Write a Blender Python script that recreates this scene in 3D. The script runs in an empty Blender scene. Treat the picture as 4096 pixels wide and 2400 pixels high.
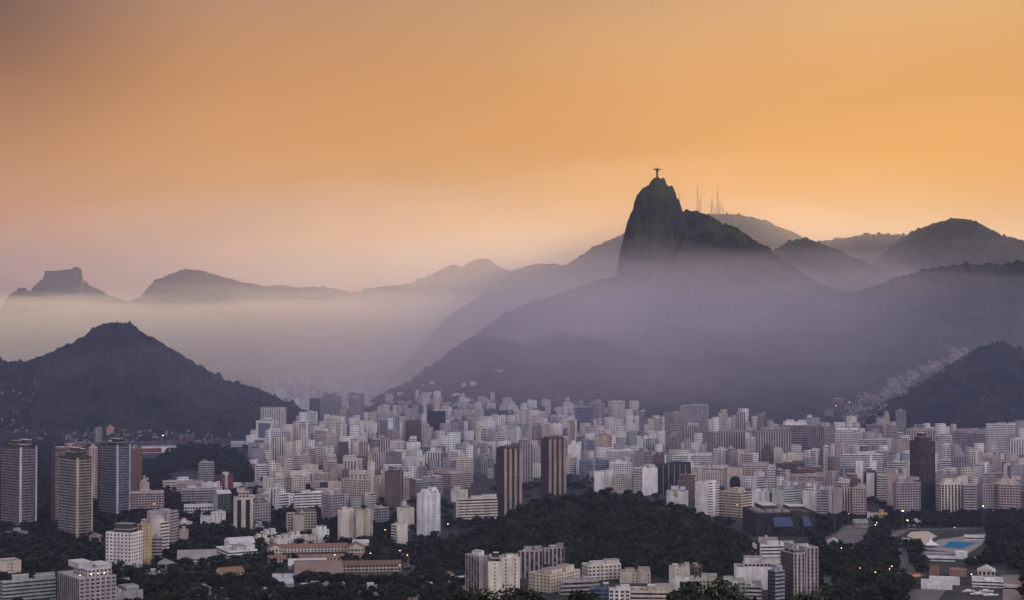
import bpy, bmesh, math, random
import numpy as np
from mathutils import Vector, Matrix
from mathutils.bvhtree import BVHTree

random.seed(7)
rng = np.random.default_rng(7)
sc = bpy.context.scene
col = sc.collection

# ------------------------------------------------------------------ camera, sky, sun, exposure
CAM_Z, FPX, HORIZON = 220.0, 1557.0, 333.0            # eye height in metres; focal length and horizon row in 1024 x 600 pixels
PITCH = math.atan((HORIZON - 300.0) / FPX)
cam_data = bpy.data.cameras.new('camera')
cam_data.sensor_width = 36.0
cam_data.lens = 36.0 * FPX / 1024.0
cam_data.clip_start, cam_data.clip_end = 1.0, 80000.0
cam = bpy.data.objects.new('camera', cam_data)
cam.location = (0, 0, CAM_Z)
cam.rotation_euler = (math.radians(90) + PITCH, 0, 0)
col.objects.link(cam)
sc.camera = cam


def lin(r, g, b):
    f = lambda c: ((c / 255 + 0.055) / 1.055) ** 2.4 if c > 10.3 else c / 255 / 12.92
    return (f(r), f(g), f(b), 1.0)


class NT:
    """small helper for building node trees"""
    def __init__(s, tree):
        s.t = tree
        for n in list(tree.nodes):
            tree.nodes.remove(n)

    def n(s, kind, **kw):
        nd = s.t.nodes.new(kind)
        for k, v in kw.items():
            setattr(nd, k, v)
        return nd

    def set(s, sock, v):
        if isinstance(v, bpy.types.NodeSocket):
            s.t.links.new(v, sock)
        elif v is not None:
            sock.default_value = v

    def math(s, op, a, b=None, c=None, clamp=False):
        nd = s.n('ShaderNodeMath', operation=op, use_clamp=clamp)
        s.set(nd.inputs[0], a)
        if b is not None: s.set(nd.inputs[1], b)
        if c is not None: s.set(nd.inputs[2], c)
        return nd.outputs[0]

    def mix(s, f, a, b, blend='MIX'):
        nd = s.n('ShaderNodeMix', data_type='RGBA', blend_type=blend, clamp_factor=True)
        s.set(nd.inputs[0], f); s.set(nd.inputs[6], a); s.set(nd.inputs[7], b)
        return nd.outputs[2]

    def smooth(s, x, lo, hi, a=0.0, b=1.0):
        nd = s.n('ShaderNodeMapRange', interpolation_type='SMOOTHSTEP')
        s.set(nd.inputs[0], x); s.set(nd.inputs[1], lo); s.set(nd.inputs[2], hi); s.set(nd.inputs[3], a); s.set(nd.inputs[4], b)
        return nd.outputs[0]

    def ramp(s, x, stops):
        nd = s.n('ShaderNodeValToRGB')
        s.set(nd.inputs[0], x)
        el = nd.color_ramp.elements
        while len(el) < len(stops):
            el.new(0.5)
        for e, (p, c) in zip(el, stops):
            e.position = p; e.color = c
        return nd.outputs[0]

    def noise(s, vec, scale, detail=2.0, rough=0.5):
        nd = s.n('ShaderNodeTexNoise')
        s.set(nd.inputs['Vector'], vec); nd.inputs['Scale'].default_value = scale
        nd.inputs['Detail'].default_value = detail; nd.inputs['Roughness'].default_value = rough
        return nd.outputs['Fac']

    def vec(s, x, y, z):
        nd = s.n('ShaderNodeCombineXYZ')
        s.set(nd.inputs[0], x); s.set(nd.inputs[1], y); s.set(nd.inputs[2], z)
        return nd.outputs[0]


SUN_ELEV, SUN_AZ = 4.0, 14.0                          # low sun behind the ridge, azimuth from +Y towards +X
world = bpy.data.worlds.new('World')
sc.world = world
world.use_nodes = True
w = NT(world.node_tree)
tc = w.n('ShaderNodeTexCoord')
sep = w.n('ShaderNodeSeparateXYZ'); w.set(sep.inputs[0], tc.outputs['Generated'])
dx, dy, dz = sep.outputs
# streaks of thin cloud: noise over the direction, stretched along a tilted axis
strk = w.noise(w.vec(w.math('ADD', w.math('MULTIPLY', dx, 1.6), w.math('MULTIPLY', dz, 1.5)), 0.0, w.math('MULTIPLY_ADD', dx, -1.2, w.math('MULTIPLY', dz, 9.0))), 1.6, 3.0, 0.45)
strk = w.math('SUBTRACT', strk, 0.5)
el = w.math('MULTIPLY', w.math('MULTIPLY_ADD', strk, 0.06, dz), 2.0, clamp=True)   # ramp position = 2 x sine of the elevation
left = w.ramp(el, [(0.0, lin(186, 155, 144)), (0.085, lin(200, 160, 138)), (0.13, lin(216, 168, 134)), (0.18, lin(219, 164, 114)),
                   (0.24, lin(214, 154, 99)), (0.31, lin(202, 142, 90)), (0.37, lin(188, 136, 97)), (0.44, lin(168, 127, 101)), (0.6, lin(150, 128, 118)), (1.0, lin(130, 125, 140))])
dim = w.ramp(el, [(0.0, lin(180, 150, 140)), (0.085, lin(190, 151, 134)), (0.13, lin(200, 152, 126)), (0.18, lin(199, 146, 106)),
                  (0.24, lin(185, 131, 89)), (0.31, lin(150, 106, 76)), (0.37, lin(126, 90, 71)), (0.44, lin(108, 80, 72)), (0.6, lin(110, 95, 90)), (1.0, lin(110, 105, 120))])
right = w.ramp(el, [(0.0, lin(226, 192, 168)), (0.09, lin(224, 190, 150)), (0.125, lin(232, 188, 135)), (0.18, lin(234, 173, 97)),
                    (0.23, lin(230, 163, 82)), (0.31, lin(222, 160, 88)), (0.40, lin(216, 164, 106)), (0.46, lin(207, 164, 119)), (0.6, lin(190, 162, 135)), (1.0, lin(140, 132, 145))])
ratio = w.math('DIVIDE', dx, w.math('MAXIMUM', dy, 0.05))
left = w.mix(w.smooth(ratio, -0.36, -0.16), dim, left)
az = w.smooth(ratio, -0.40, 0.36)
front = w.mix(az, left, right)
rear_el = w.math('MAXIMUM', dz, 0.0)
rear = w.ramp(rear_el, [(0.0, (2.25, 1.88, 1.84, 1)), (0.25, (2.12, 1.84, 1.86, 1)), (0.6, (0.85, 0.84, 0.98, 1)), (1.0, (0.58, 0.62, 0.80, 1))])
side = w.smooth(dx, -0.7, 0.7, 0.72, 1.30)               # the eastern sky is brighter towards the north
rear = w.mix(1.0, rear, w.vec(side, side, side), 'MULTIPLY')
toward = w.smooth(dy, -0.1, 0.75)
sb = w.math('MULTIPLY_ADD', strk, 0.42, 0.985)
front = w.mix(1.0, front, w.vec(sb, sb, sb), 'MULTIPLY')
skycol = w.mix(toward, rear, front)
skycol = w.mix(w.smooth(dz, -0.12, -0.02), (0.10, 0.085, 0.09, 1), skycol)
nis = w.n('ShaderNodeTexSky', sky_type='NISHITA')
nis.sun_disc = False
nis.sun_elevation = math.radians(SUN_ELEV)
nis.sun_rotation = math.radians(SUN_AZ)
nis.dust_density = 4.0
bg1 = w.n('ShaderNodeBackground'); w.set(bg1.inputs[0], skycol); bg1.inputs[1].default_value = 1.0
bg2 = w.n('ShaderNodeBackground'); w.set(bg2.inputs[0], nis.outputs[0]); bg2.inputs[1].default_value = 0.004
add = w.n('ShaderNodeAddShader'); w.set(add.inputs[0], bg1.outputs[0]); w.set(add.inputs[1], bg2.outputs[0])
wo = w.n('ShaderNodeOutputWorld'); w.set(wo.inputs[0], add.outputs[0])

sun_data = bpy.data.lights.new('sun', 'SUN')
sun_data.energy = 5.0
sun_data.angle = math.radians(10)
sun_data.color = (1.0, 0.72, 0.45)
sun = bpy.data.objects.new('sun', sun_data)
a, e = math.radians(SUN_AZ), math.radians(SUN_ELEV)
sun.rotation_euler = Vector((-math.sin(a) * math.cos(e), -math.cos(a) * math.cos(e), -math.sin(e))).to_track_quat('-Z', 'Y').to_euler()
sun.location = (800, 3000, 900)
col.objects.link(sun)

sc.view_settings.view_transform = 'Standard'
sc.view_settings.look = 'None'
sc.view_settings.exposure = 0.0
sc.view_settings.gamma = 1.0
sc.view_settings.use_curve_mapping = False
sc.cycles.max_bounces = 6
sc.cycles.diffuse_bounces = 2
sc.cycles.glossy_bounces = 2
sc.cycles.transmission_bounces = 1
sc.cycles.volume_bounces = 5
sc.cycles.transparent_max_bounces = 32
sc.cycles.volume_max_steps = 1024


def P(u, v, D):
    """the point at distance D along the view axis' ground track that the photo shows at pixel (u, v)"""
    cx, cz = (u - 512.0) / FPX, (300.0 - v) / FPX
    d = Vector((cx, math.cos(PITCH) - cz * math.sin(PITCH), math.sin(PITCH) + cz * math.cos(PITCH)))
    return Vector((0, 0, CAM_Z)) + d * (D / d.y)


def base_dist(v):
    """how far off the flat ground is that the photo shows at row v"""
    return CAM_Z / -(P(512, v, 1.0).z - CAM_Z)


# ------------------------------------------------------------------ helpers
def tag(o, label=None, cat=None, group=None, kind=None):
    if label: o['label'] = label
    if cat: o['category'] = cat
    if group: o['group'] = group
    if kind: o['kind'] = kind
    return o


def empty(name, loc, rz=0.0):
    o = bpy.data.objects.new(name, None)
    o.location = loc
    o.rotation_euler = (0, 0, rz)
    o.empty_display_size = 1.0
    col.objects.link(o)
    return o


def np_mesh(name, verts, quads=None, tris=None, smooth=False):
    me = bpy.data.meshes.new(name)
    verts = np.asarray(verts, dtype=np.float32).reshape(-1, 3)
    loops, starts, n = [], [], 0
    if quads is not None and len(quads):
        q = np.asarray(quads, dtype=np.int32); loops.append(q.ravel()); starts.append(n + np.arange(len(q)) * 4); n += q.size
    if tris is not None and len(tris):
        t = np.asarray(tris, dtype=np.int32); loops.append(t.ravel()); starts.append(n + np.arange(len(t)) * 3); n += t.size
    loops, starts = np.concatenate(loops).astype(np.int32), np.concatenate(starts).astype(np.int32)
    me.vertices.add(len(verts)); me.vertices.foreach_set('co', verts.ravel())
    me.loops.add(len(loops)); me.loops.foreach_set('vertex_index', loops)
    me.polygons.add(len(starts)); me.polygons.foreach_set('loop_start', starts)
    me.update(calc_edges=True)
    me.validate()
    if smooth:
        me.polygons.foreach_set('use_smooth', np.ones(len(starts), dtype=bool))
    return me


def link(name, me, mat=None, parent=None, loc=None):
    o = bpy.data.objects.new(name, me)
    if mat is not None and not me.materials:
        me.materials.append(mat)
    if parent is not None:
        o.parent = parent
    if loc is not None:
        o.location = loc
    col.objects.link(o)
    return o


class MB:
    """collects boxes, bars and polygons and becomes one mesh object"""
    def __init__(s):
        s.v, s.f, s.uv, s.mi = [], [], [], []

    def poly(s, pts, uv=None, mi=0):
        i = len(s.v)
        s.v += [tuple(p) for p in pts]
        s.f.append(tuple(range(i, i + len(pts))))
        s.uv.append(uv or [(0, 0)] * len(pts))
        s.mi.append(mi)

    def box(s, x0, x1, y0, y1, z0, z1, mi=0, bottom=False):
        p = [(x0, y0), (x1, y0), (x1, y1), (x0, y1)]
        s.prism(p, z0, z1, mi, bottom)

    def prism(s, ring, z0, z1, mi=0, bottom=True):
        n = len(ring)
        for i in range(n):
            a, b = ring[i], ring[(i + 1) % n]
            s.poly([(a[0], a[1], z0), (b[0], b[1], z0), (b[0], b[1], z1), (a[0], a[1], z1)], None, mi)
        s.poly([(x, y, z1) for x, y in ring], None, mi)
        if bottom:
            s.poly([(x, y, z0) for x, y in reversed(ring)], None, mi)

    def bar(s, a, b, r, n=4, r2=None, mi=0):
        a, b = Vector(a), Vector(b)
        r2 = r if r2 is None else r2
        d = (b - a).normalized()
        u = d.orthogonal().normalized(); w_ = d.cross(u)
        A = [a + (u * math.cos(t) + w_ * math.sin(t)) * r for t in [2 * math.pi * k / n for k in range(n)]]
        B = [b + (u * math.cos(t) + w_ * math.sin(t)) * r2 for t in [2 * math.pi * k / n for k in range(n)]]
        for k in range(n):
            s.poly([A[k], A[(k + 1) % n], B[(k + 1) % n], B[k]], None, mi)
        s.poly(list(reversed(A)), None, mi); s.poly(B, None, mi)

    def lathe(s, prof, n=10, c=(0, 0, 0), mi=0):
        rings = [[(c[0] + r * math.cos(2 * math.pi * k / n), c[1] + r * math.sin(2 * math.pi * k / n), c[2] + z) for k in range(n)] for r, z in prof]
        for A, B in zip(rings, rings[1:]):
            for k in range(n):
                s.poly([A[k], A[(k + 1) % n], B[(k + 1) % n], B[k]], None, mi)
        s.poly(list(reversed(rings[0])), None, mi); s.poly(rings[-1], None, mi)

    def mesh(s, name):
        me = bpy.data.meshes.new(name)
        me.from_pydata(s.v, [], s.f)
        uvl = me.uv_layers.new(name='UVMap')
        flat = [c for f in s.uv for p in f for c in p]
        uvl.data.foreach_set('uv', flat)
        me.polygons.foreach_set('material_index', s.mi)
        me.update()
        return me

    def build(s, name, mat, parent=None, loc=None):
        me = s.mesh(name)
        for m in (mat if isinstance(mat, (list, tuple)) else [mat]):
            me.materials.append(m)
        return link(name, me, None, parent, loc)


# numpy value noise
_perm = rng.permutation(4096)
def vnoise(x, y, z=0.0, seed=0):
    x = np.asarray(x, dtype=np.float64); y = np.asarray(y, dtype=np.float64)
    z = np.zeros_like(x) + z
    xi, yi, zi = np.floor(x).astype(np.int64), np.floor(y).astype(np.int64), np.floor(z).astype(np.int64)
    fx, fy, fz = x - xi, y - yi, z - zi
    fx, fy, fz = [t * t * (3 - 2 * t) for t in (fx, fy, fz)]
    def h(a, b, c):
        return _perm[(_perm[(_perm[(a + seed * 131) & 4095] + b) & 4095] + c) & 4095] / 4095.0
    def L(a, b, t): return a + (b - a) * t
    r = L(L(L(h(xi, yi, zi), h(xi + 1, yi, zi), fx), L(h(xi, yi + 1, zi), h(xi + 1, yi + 1, zi), fx), fy),
          L(L(h(xi, yi, zi + 1), h(xi + 1, yi, zi + 1), fx), L(h(xi, yi + 1, zi + 1), h(xi + 1, yi + 1, zi + 1), fx), fy), fz)
    return r * 2 - 1

def fbm(x, y, z=0.0, octv=4, seed=0):
    s, a, f = 0.0, 1.0, 1.0
    for k in range(octv):
        s = s + a * vnoise(x * f, y * f, z * f if np.ndim(z) else z, seed + k * 7)
        a *= 0.5; f *= 2.03
    return s


def principled(name):
    m = bpy.data.materials.new(name)
    m.use_nodes = True
    t = NT(m.node_tree)
    b = t.n('ShaderNodeBsdfPrincipled')
    o = t.n('ShaderNodeOutputMaterial')
    t.t.links.new(b.outputs[0], o.inputs[0])
    return m, t, b


def flat_mat(name, c, rough=0.8, vary=0.12, scale=0.05, spec=0.3):
    m, t, b = principled(name)
    tcn = t.n('ShaderNodeTexCoord')
    f = t.math('MULTIPLY_ADD', t.noise(tcn.outputs['Object'], scale, 4.0, 0.6), 2 * vary, 1 - vary)
    t.set(b.inputs['Base Color'], t.mix(1.0, (*c[:3], 1), t.vec(f, f, f), 'MULTIPLY'))
    b.inputs['Roughness'].default_value = rough
    b.inputs['Specular IOR Level'].default_value = spec
    return m


def emit_mat(name, c, s):
    m = bpy.data.materials.new(name); m.use_nodes = True
    t = NT(m.node_tree)
    e = t.n('ShaderNodeEmission'); e.inputs[0].default_value = (*c[:3], 1); e.inputs[1].default_value = s
    o = t.n('ShaderNodeOutputMaterial'); t.t.links.new(e.outputs[0], o.inputs[0])
    return m
# ------------------------------------------------------------------ land: ground, hills, mountains
def veg_mat(name, dark, light, rock=None, scale=0.02):
    m, t, b = principled(name)
    geo = t.n('ShaderNodeNewGeometry')
    pos = geo.outputs['Position']
    f = t.smooth(t.noise(pos, scale, 5.0, 0.65), 0.35, 0.66)
    c = t.mix(f, (*dark, 1), (*light, 1))
    g = t.noise(pos, scale * 6, 3.0, 0.7)
    c = t.mix(t.smooth(g, 0.45, 0.75, 0.0, 0.6), c, (light[0] * 1.5, light[1] * 1.2, light[2] * 0.9, 1))
    if rock:
        nz = t.n('ShaderNodeSeparateXYZ'); t.set(nz.inputs[0], geo.outputs['Normal'])
        ps = t.n('ShaderNodeSeparateXYZ'); t.set(ps.inputs[0], pos)
        streak = t.noise(t.vec(t.math('MULTIPLY', ps.outputs[0], 0.03), t.math('MULTIPLY', ps.outputs[1], 0.01), t.math('MULTIPLY', ps.outputs[2], 0.004)), 1.0, 5.0, 0.6)
        rc = t.mix(t.smooth(streak, 0.35, 0.65), (*[x * 0.5 for x in rock], 1), (*rock, 1))
        steep = t.math('ADD', nz.outputs[2], t.math('MULTIPLY_ADD', t.noise(pos, 0.012, 4.0, 0.6), 0.5, -0.25))
        c = t.mix(t.smooth(steep, 0.30, 0.52), rc, c)
    t.set(b.inputs['Base Color'], c)
    b.inputs['Roughness'].default_value = 0.95
    b.inputs['Specular IOR Level'].default_value = 0.1
    return m


FV = 2520.0 / 1024.0                                   # outlines below were read from the photo shown 2520 px wide
BVHS = {}


def ridge(name, poly, Dc, front, back, nf=50, nb=14, step=1.0, relief=30.0, wave=350.0, jit=3.0, treejit=3.0, mat=None, zbase=-6.0, pw=1.15, seed=0, pwb=1.1, sm=2.0, crest_wander=60.0, crag=1.0):
    """a hill: its skyline stands at its own distance, its slopes fall to the ground before and behind it"""
    poly = [(x / FV, y / FV) for x, y in poly]
    us = np.arange(poly[0][0], poly[-1][0] + 0.01, step)
    vs = np.interp(us, [p[0] for p in poly], [p[1] for p in poly])
    k = np.exp(-0.5 * (np.arange(-4, 5) * step / max(sm, .1)) ** 2); k /= k.sum()
    vs = np.convolve(np.pad(vs, 4, mode='edge'), k, mode='valid')
    D = np.array([Dc(u) if callable(Dc) else Dc for u in us]) + crest_wander * fbm(us / 90.0, us * 0 + seed, octv=2, seed=seed)
    pts = np.array([P(u, v, d) for u, v, d in zip(us, vs, D)])
    bear = pts[:, 0] / pts[:, 1]
    zc = pts[:, 2]
    rag = 0.75 * np.abs(vnoise(us / 1.9, us * 0 + seed, 0.2, seed)) + 1.3 * np.clip(vnoise(us / 3.6, us * 0 + seed, 1.7, seed + 1) - 0.15, 0, 1) - 0.35      # trees and crags along the skyline, in pixels
    rag = 1.7 * crag * rag * D / FPX
    rows = []
    ts = np.concatenate([-np.linspace(1, 0, nf + 1) ** 1.0, np.linspace(0, 1, nb + 1)[1:]])
    for t in ts:
        if t <= 0:
            fr = np.array([front(u, z) if callable(front) else front for u, z in zip(us, zc)])
            y = D + fr * t
            h = (1 - abs(t)) ** pw
        else:
            y = D + back * t
            h = (1 - abs(t)) ** pwb
        x = bear * y
        z = zbase + (zc - zbase) * h
        bump = np.sin(np.pi * min(abs(t) ** 0.8, 1.0))
        z = z + rag * np.exp(-abs(t) * (nf if t < 0 else nb) / 2.0)
        z = z + bump * relief * fbm(x / wave, y / wave, octv=5, seed=seed + 3) * np.clip((zc - zbase) / 150.0, 0, 1)
        rows.append(np.stack([x, y, z], -1))
    V = np.stack(rows)                                   # rows x cols x 3
    nr, nc = V.shape[:2]
    hfac = np.clip((zc - zbase) / 40.0, 0, 1)
    X, Y = V[:, :, 0], V[:, :, 1]
    lam = max(13.0, 2.3 * float(np.median(np.abs(np.diff(Y[:, nc // 2])))))
    cl = vnoise(X / lam, Y / lam, 0.3, seed + 5) + 0.6 * vnoise(X / lam * 1.7, Y / lam * 1.7, 0.7, seed + 6)      # tree crowns
    V[:, :, 2] += hfac * treejit * (np.abs(cl) + 1.6 * np.clip(vnoise(X / lam, Y / lam, 4.1, seed + 8) - 0.45, 0, 1))
    idx = np.arange(nr * nc).reshape(nr, nc)
    q = np.stack([idx[:-1, :-1], idx[:-1, 1:], idx[1:, 1:], idx[1:, :-1]], -1).reshape(-1, 4)
    me = np_mesh(name, V.reshape(-1, 3), q, smooth=True)
    o = link(name, me, mat)
    tag(o, kind='structure')
    BVHS.setdefault('list', []).append(BVHTree.FromPolygons([tuple(v) for v in V.reshape(-1, 3)], [tuple(f) for f in q]))
    return o


FOREST = veg_mat('forest_cover', (0.010, 0.014, 0.010), (0.032, 0.036, 0.022))
ROCKY = veg_mat('rock_and_forest', (0.014, 0.020, 0.012), (0.038, 0.044, 0.026), (0.026, 0.025, 0.027), 0.012)

# the plain the city stands on, reaching to the horizon
gm, t, b = principled('city_ground')
geo = t.n('ShaderNodeNewGeometry'); pos = geo.outputs['Position']
c = t.mix(t.smooth(t.noise(pos, 0.006, 5.0, 0.6), 0.42, 0.6), (0.026, 0.025, 0.026, 1), (0.010, 0.014, 0.010, 1))
c = t.mix(t.smooth(t.noise(pos, 0.03, 4.0, 0.6), 0.55, 0.72), c, (0.05, 0.045, 0.042, 1))
t.set(b.inputs['Base Color'], c); b.inputs['Roughness'].default_value = 0.95
g = MB(); S = 40000
g.poly([(-S, -2000, 0), (S, -2000, 0), (S, 60000, 0), (-S, 60000, 0)])
ground = g.build('ground', gm); tag(ground, kind='structure')

GAVEA = [(-40, 870), (-10, 800), (4, 760), (14, 738), (30, 722), (47, 710), (60, 711), (75, 718), (85, 703), (97, 692), (108, 686), (111, 667), (125, 667), (150, 665), (178, 664), (183, 661), (201, 661), (203, 672), (203, 688), (215, 700), (240, 711), (265, 726), (290, 735), (312, 744), (335, 765), (380, 860)]
ridge('flat_topped_mountain', GAVEA, 13000, 1300, 1200, nf=40, relief=60, wave=600, jit=2, treejit=9, mat=ROCKY, step=0.4, sm=0.5, pw=0.9, seed=21, crest_wander=30)
TIJUCA = [(180, 880), (240, 800), (280, 765), (300, 750), (320, 740), (348, 728), (360, 712), (375, 695), (400, 682), (435, 670), (446, 664), (460, 661), (475, 665), (490, 664), (520, 673), (560, 685), (610, 697), (650, 705), (690, 702), (730, 708), (800, 708), (850, 717), (870, 720), (900, 714), (945, 704), (1000, 702), (1030, 690), (1060, 676), (1095, 660), (1118, 651), (1138, 657), (1160, 643), (1185, 637), (1200, 637), (1215, 648), (1235, 660), (1255, 668), (1290, 690), (1340, 720), (1400, 780)]
ridge('far_mountain', TIJUCA, 10200, 1500, 1500, nf=50, relief=50, wave=500, jit=3, treejit=6, mat=ROCKY, step=0.7, sm=1.0, seed=22)
MIDL = [(930, 952), (990, 900), (1030, 855), (1060, 825), (1100, 785), (1130, 762), (1180, 732), (1220, 706), (1245, 682), (1265, 665), (1300, 656), (1330, 652), (1360, 651), (1385, 655), (1400, 650), (1430, 629), (1460, 611), (1490, 597), (1520, 584), (1560, 570), (1620, 548), (1690, 530), (1725, 526), (1760, 526), (1790, 528), (1830, 530), (1870, 541), (1910, 556), (1950, 570), (1985, 588), (2030, 605), (2100, 640), (2200, 690), (2300, 740)]
ridge('antenna_mountain', MIDL, lambda u: np.interp(u, [380, 430, 560, 700, 940], [6200, 6300, 6500, 7000, 6800]), 1300, 1500, relief=45, wave=400, treejit=8, mat=FOREST, step=0.8, sm=0.8, seed=23)
MIDR = [(1940, 640), (1975, 606), (2015, 597), (2060, 590), (2100, 582), (2130, 578), (2150, 577), (2200, 578), (2230, 583), (2300, 605), (2400, 650), (2480, 700)]
ridge('farthest_right_mountain', MIDR, 6300, 1000, 1200, relief=45, wave=350, treejit=7, mat=FOREST, step=0.7, sm=0.8, seed=24, crag=1.2)
MIDB = [(2080, 720), (2140, 660), (2180, 622), (2212, 592), (2240, 572), (2280, 556), (2320, 545), (2350, 539), (2370, 538), (2400, 545), (2425, 560), (2450, 575), (2490, 586), (2530, 600), (2580, 625), (2640, 660)]
ridge('right_far_mountain', MIDB, 5750, 900, 1200, relief=45, wave=350, treejit=7, mat=FOREST, step=0.7, sm=0.8, seed=34)
HUMP = [(1850, 668), (1890, 628), (1925, 603), (1955, 591), (1975, 588), (2000, 592), (2040, 607), (2090, 629), (2140, 652), (2200, 676), (2290, 720)]
ridge('forested_hump', HUMP, 5550, 450, 700, relief=30, wave=250, treejit=7, mat=FOREST, step=0.7, sm=0.8, seed=35)
MASSIF = [(840, 1045), (890, 1008), (925, 984), (955, 966), (1000, 950), (1040, 921), (1090, 886), (1140, 846), (1200, 801), (1260, 765), (1320, 742), (1380, 722), (1440, 701), (1490, 686), (1530, 682), (1570, 665), (1610, 625), (1640, 580), (1662, 540), (1680, 521), (1688, 518), (1711, 521), (1729, 526), (1749, 534), (1758, 539), (1767, 546), (1784, 555), (1799, 557), (1813, 562), (1825, 571), (1837, 576), (1841, 582), (1858, 593), (1880, 605), (1900, 620), (1930, 646), (1980, 680), (2030, 706), (2080, 722), (2110, 721), (2150, 706), (2200, 686), (2240, 676), (2280, 663), (2330, 656), (2400, 651), (2450, 653), (2480, 651), (2500, 645), (2540, 640), (2600, 660), (2680, 700)]
MD = lambda u: np.interp(u, [340, 420, 520, 610, 690, 780, 860, 1024, 1080], [3950, 4150, 4600, 5000, 5150, 5000, 4700, 4500, 4500])
ridge('mountain', MASSIF, MD, lambda u, z: MD(u) - 3780, 900, nf=170, relief=60, wave=420, treejit=7, mat=FOREST, step=0.8, sm=1.0, seed=25, pw=1.25, crest_wander=20)
PEAK = [((600 + x / 8.4) * FV, (150 + y / 8.4) * FV) for x, y in ((140, 1020), (155, 930), (172, 840), (190, 760), (207, 690), (235, 590), (262, 530), (278, 503), (283, 470), (285, 450), (292, 432), (305, 405), (309, 390), (322, 372), (345, 346), (352, 328), (385, 309), (412, 297), (418, 277), (445, 250), (468, 238), (500, 241), (536, 238), (549, 255), (560, 287), (575, 303), (600, 310), (614, 321), (630, 352), (640, 395), (646, 421), (664, 429), (673, 460), (687, 497), (700, 540), (730, 610), (780, 760), (810, 900))]
ridge('mountain_peak', PEAK, 5060, lambda u, z: 70 + 0.55 * max(z - 180, 0), 250, nf=90, relief=26, wave=70, jit=3, treejit=3.5, mat=ROCKY, zbase=150, step=0.3, sm=0.2, pw=0.75, seed=26, crest_wander=6, crag=0.7)
SAUDADE = [(-60, 870), (0, 887), (20, 896), (40, 902), (60, 896), (90, 885), (130, 868), (170, 850), (200, 835), (225, 813), (245, 802), (270, 798), (300, 798), (320, 803), (340, 815), (370, 830), (400, 845), (430, 865), (470, 890), (510, 915), (550, 935), (590, 946), (630, 955), (660, 970), (690, 985), (715, 996), (735, 1006), (760, 1022), (790, 1050)]
ridge('hill', SAUDADE, lambda u: np.interp(u, [0, 110, 310], [3550, 3560, 3700]), lambda u, z: np.interp(u, [0, 110, 250, 320], [420, 400, 380, 250]), 450, nf=90, relief=34, wave=230, jit=2.5, treejit=8, mat=FOREST, step=0.6, sm=0.7, seed=27, pw=1.0, crag=0.55)
NEARR = [(2095, 1085), (2115, 1064), (2130, 1040), (2155, 1005), (2185, 989), (2230, 964), (2275, 939), (2320, 909), (2360, 884), (2410, 855), (2460, 845), (2520, 862), (2600, 890), (2700, 960)]
ridge('right_hill', NEARR, lambda u: np.interp(u, [855, 980], [3480, 3560]), lambda u, z: np.interp(u, [855, 980], [60, 300]), 420, nf=70, relief=24, wave=230, jit=2.5, treejit=7, mat=FOREST, step=0.7, sm=0.8, seed=28, pw=1.0, crag=0.6)


def on_land(u, v, default=None):
    """where the ray through pixel (u, v) meets the hills, else the plain"""
    d = (P(u, v, 1000.0) - Vector((0, 0, CAM_Z))).normalized()
    best = None
    for bv in BVHS.get('list', []):
        h = bv.ray_cast(Vector((0, 0, CAM_Z)), d)
        if h[0] is not None and (best is None or h[3] < best[1]):
            best = (h[0], h[3])
    if d.z < 0:
        s = CAM_Z / -d.z
        if best is None or s < best[1]:
            return Vector((0, 0, CAM_Z)) + d * s
    return best[0] if best else default
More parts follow.
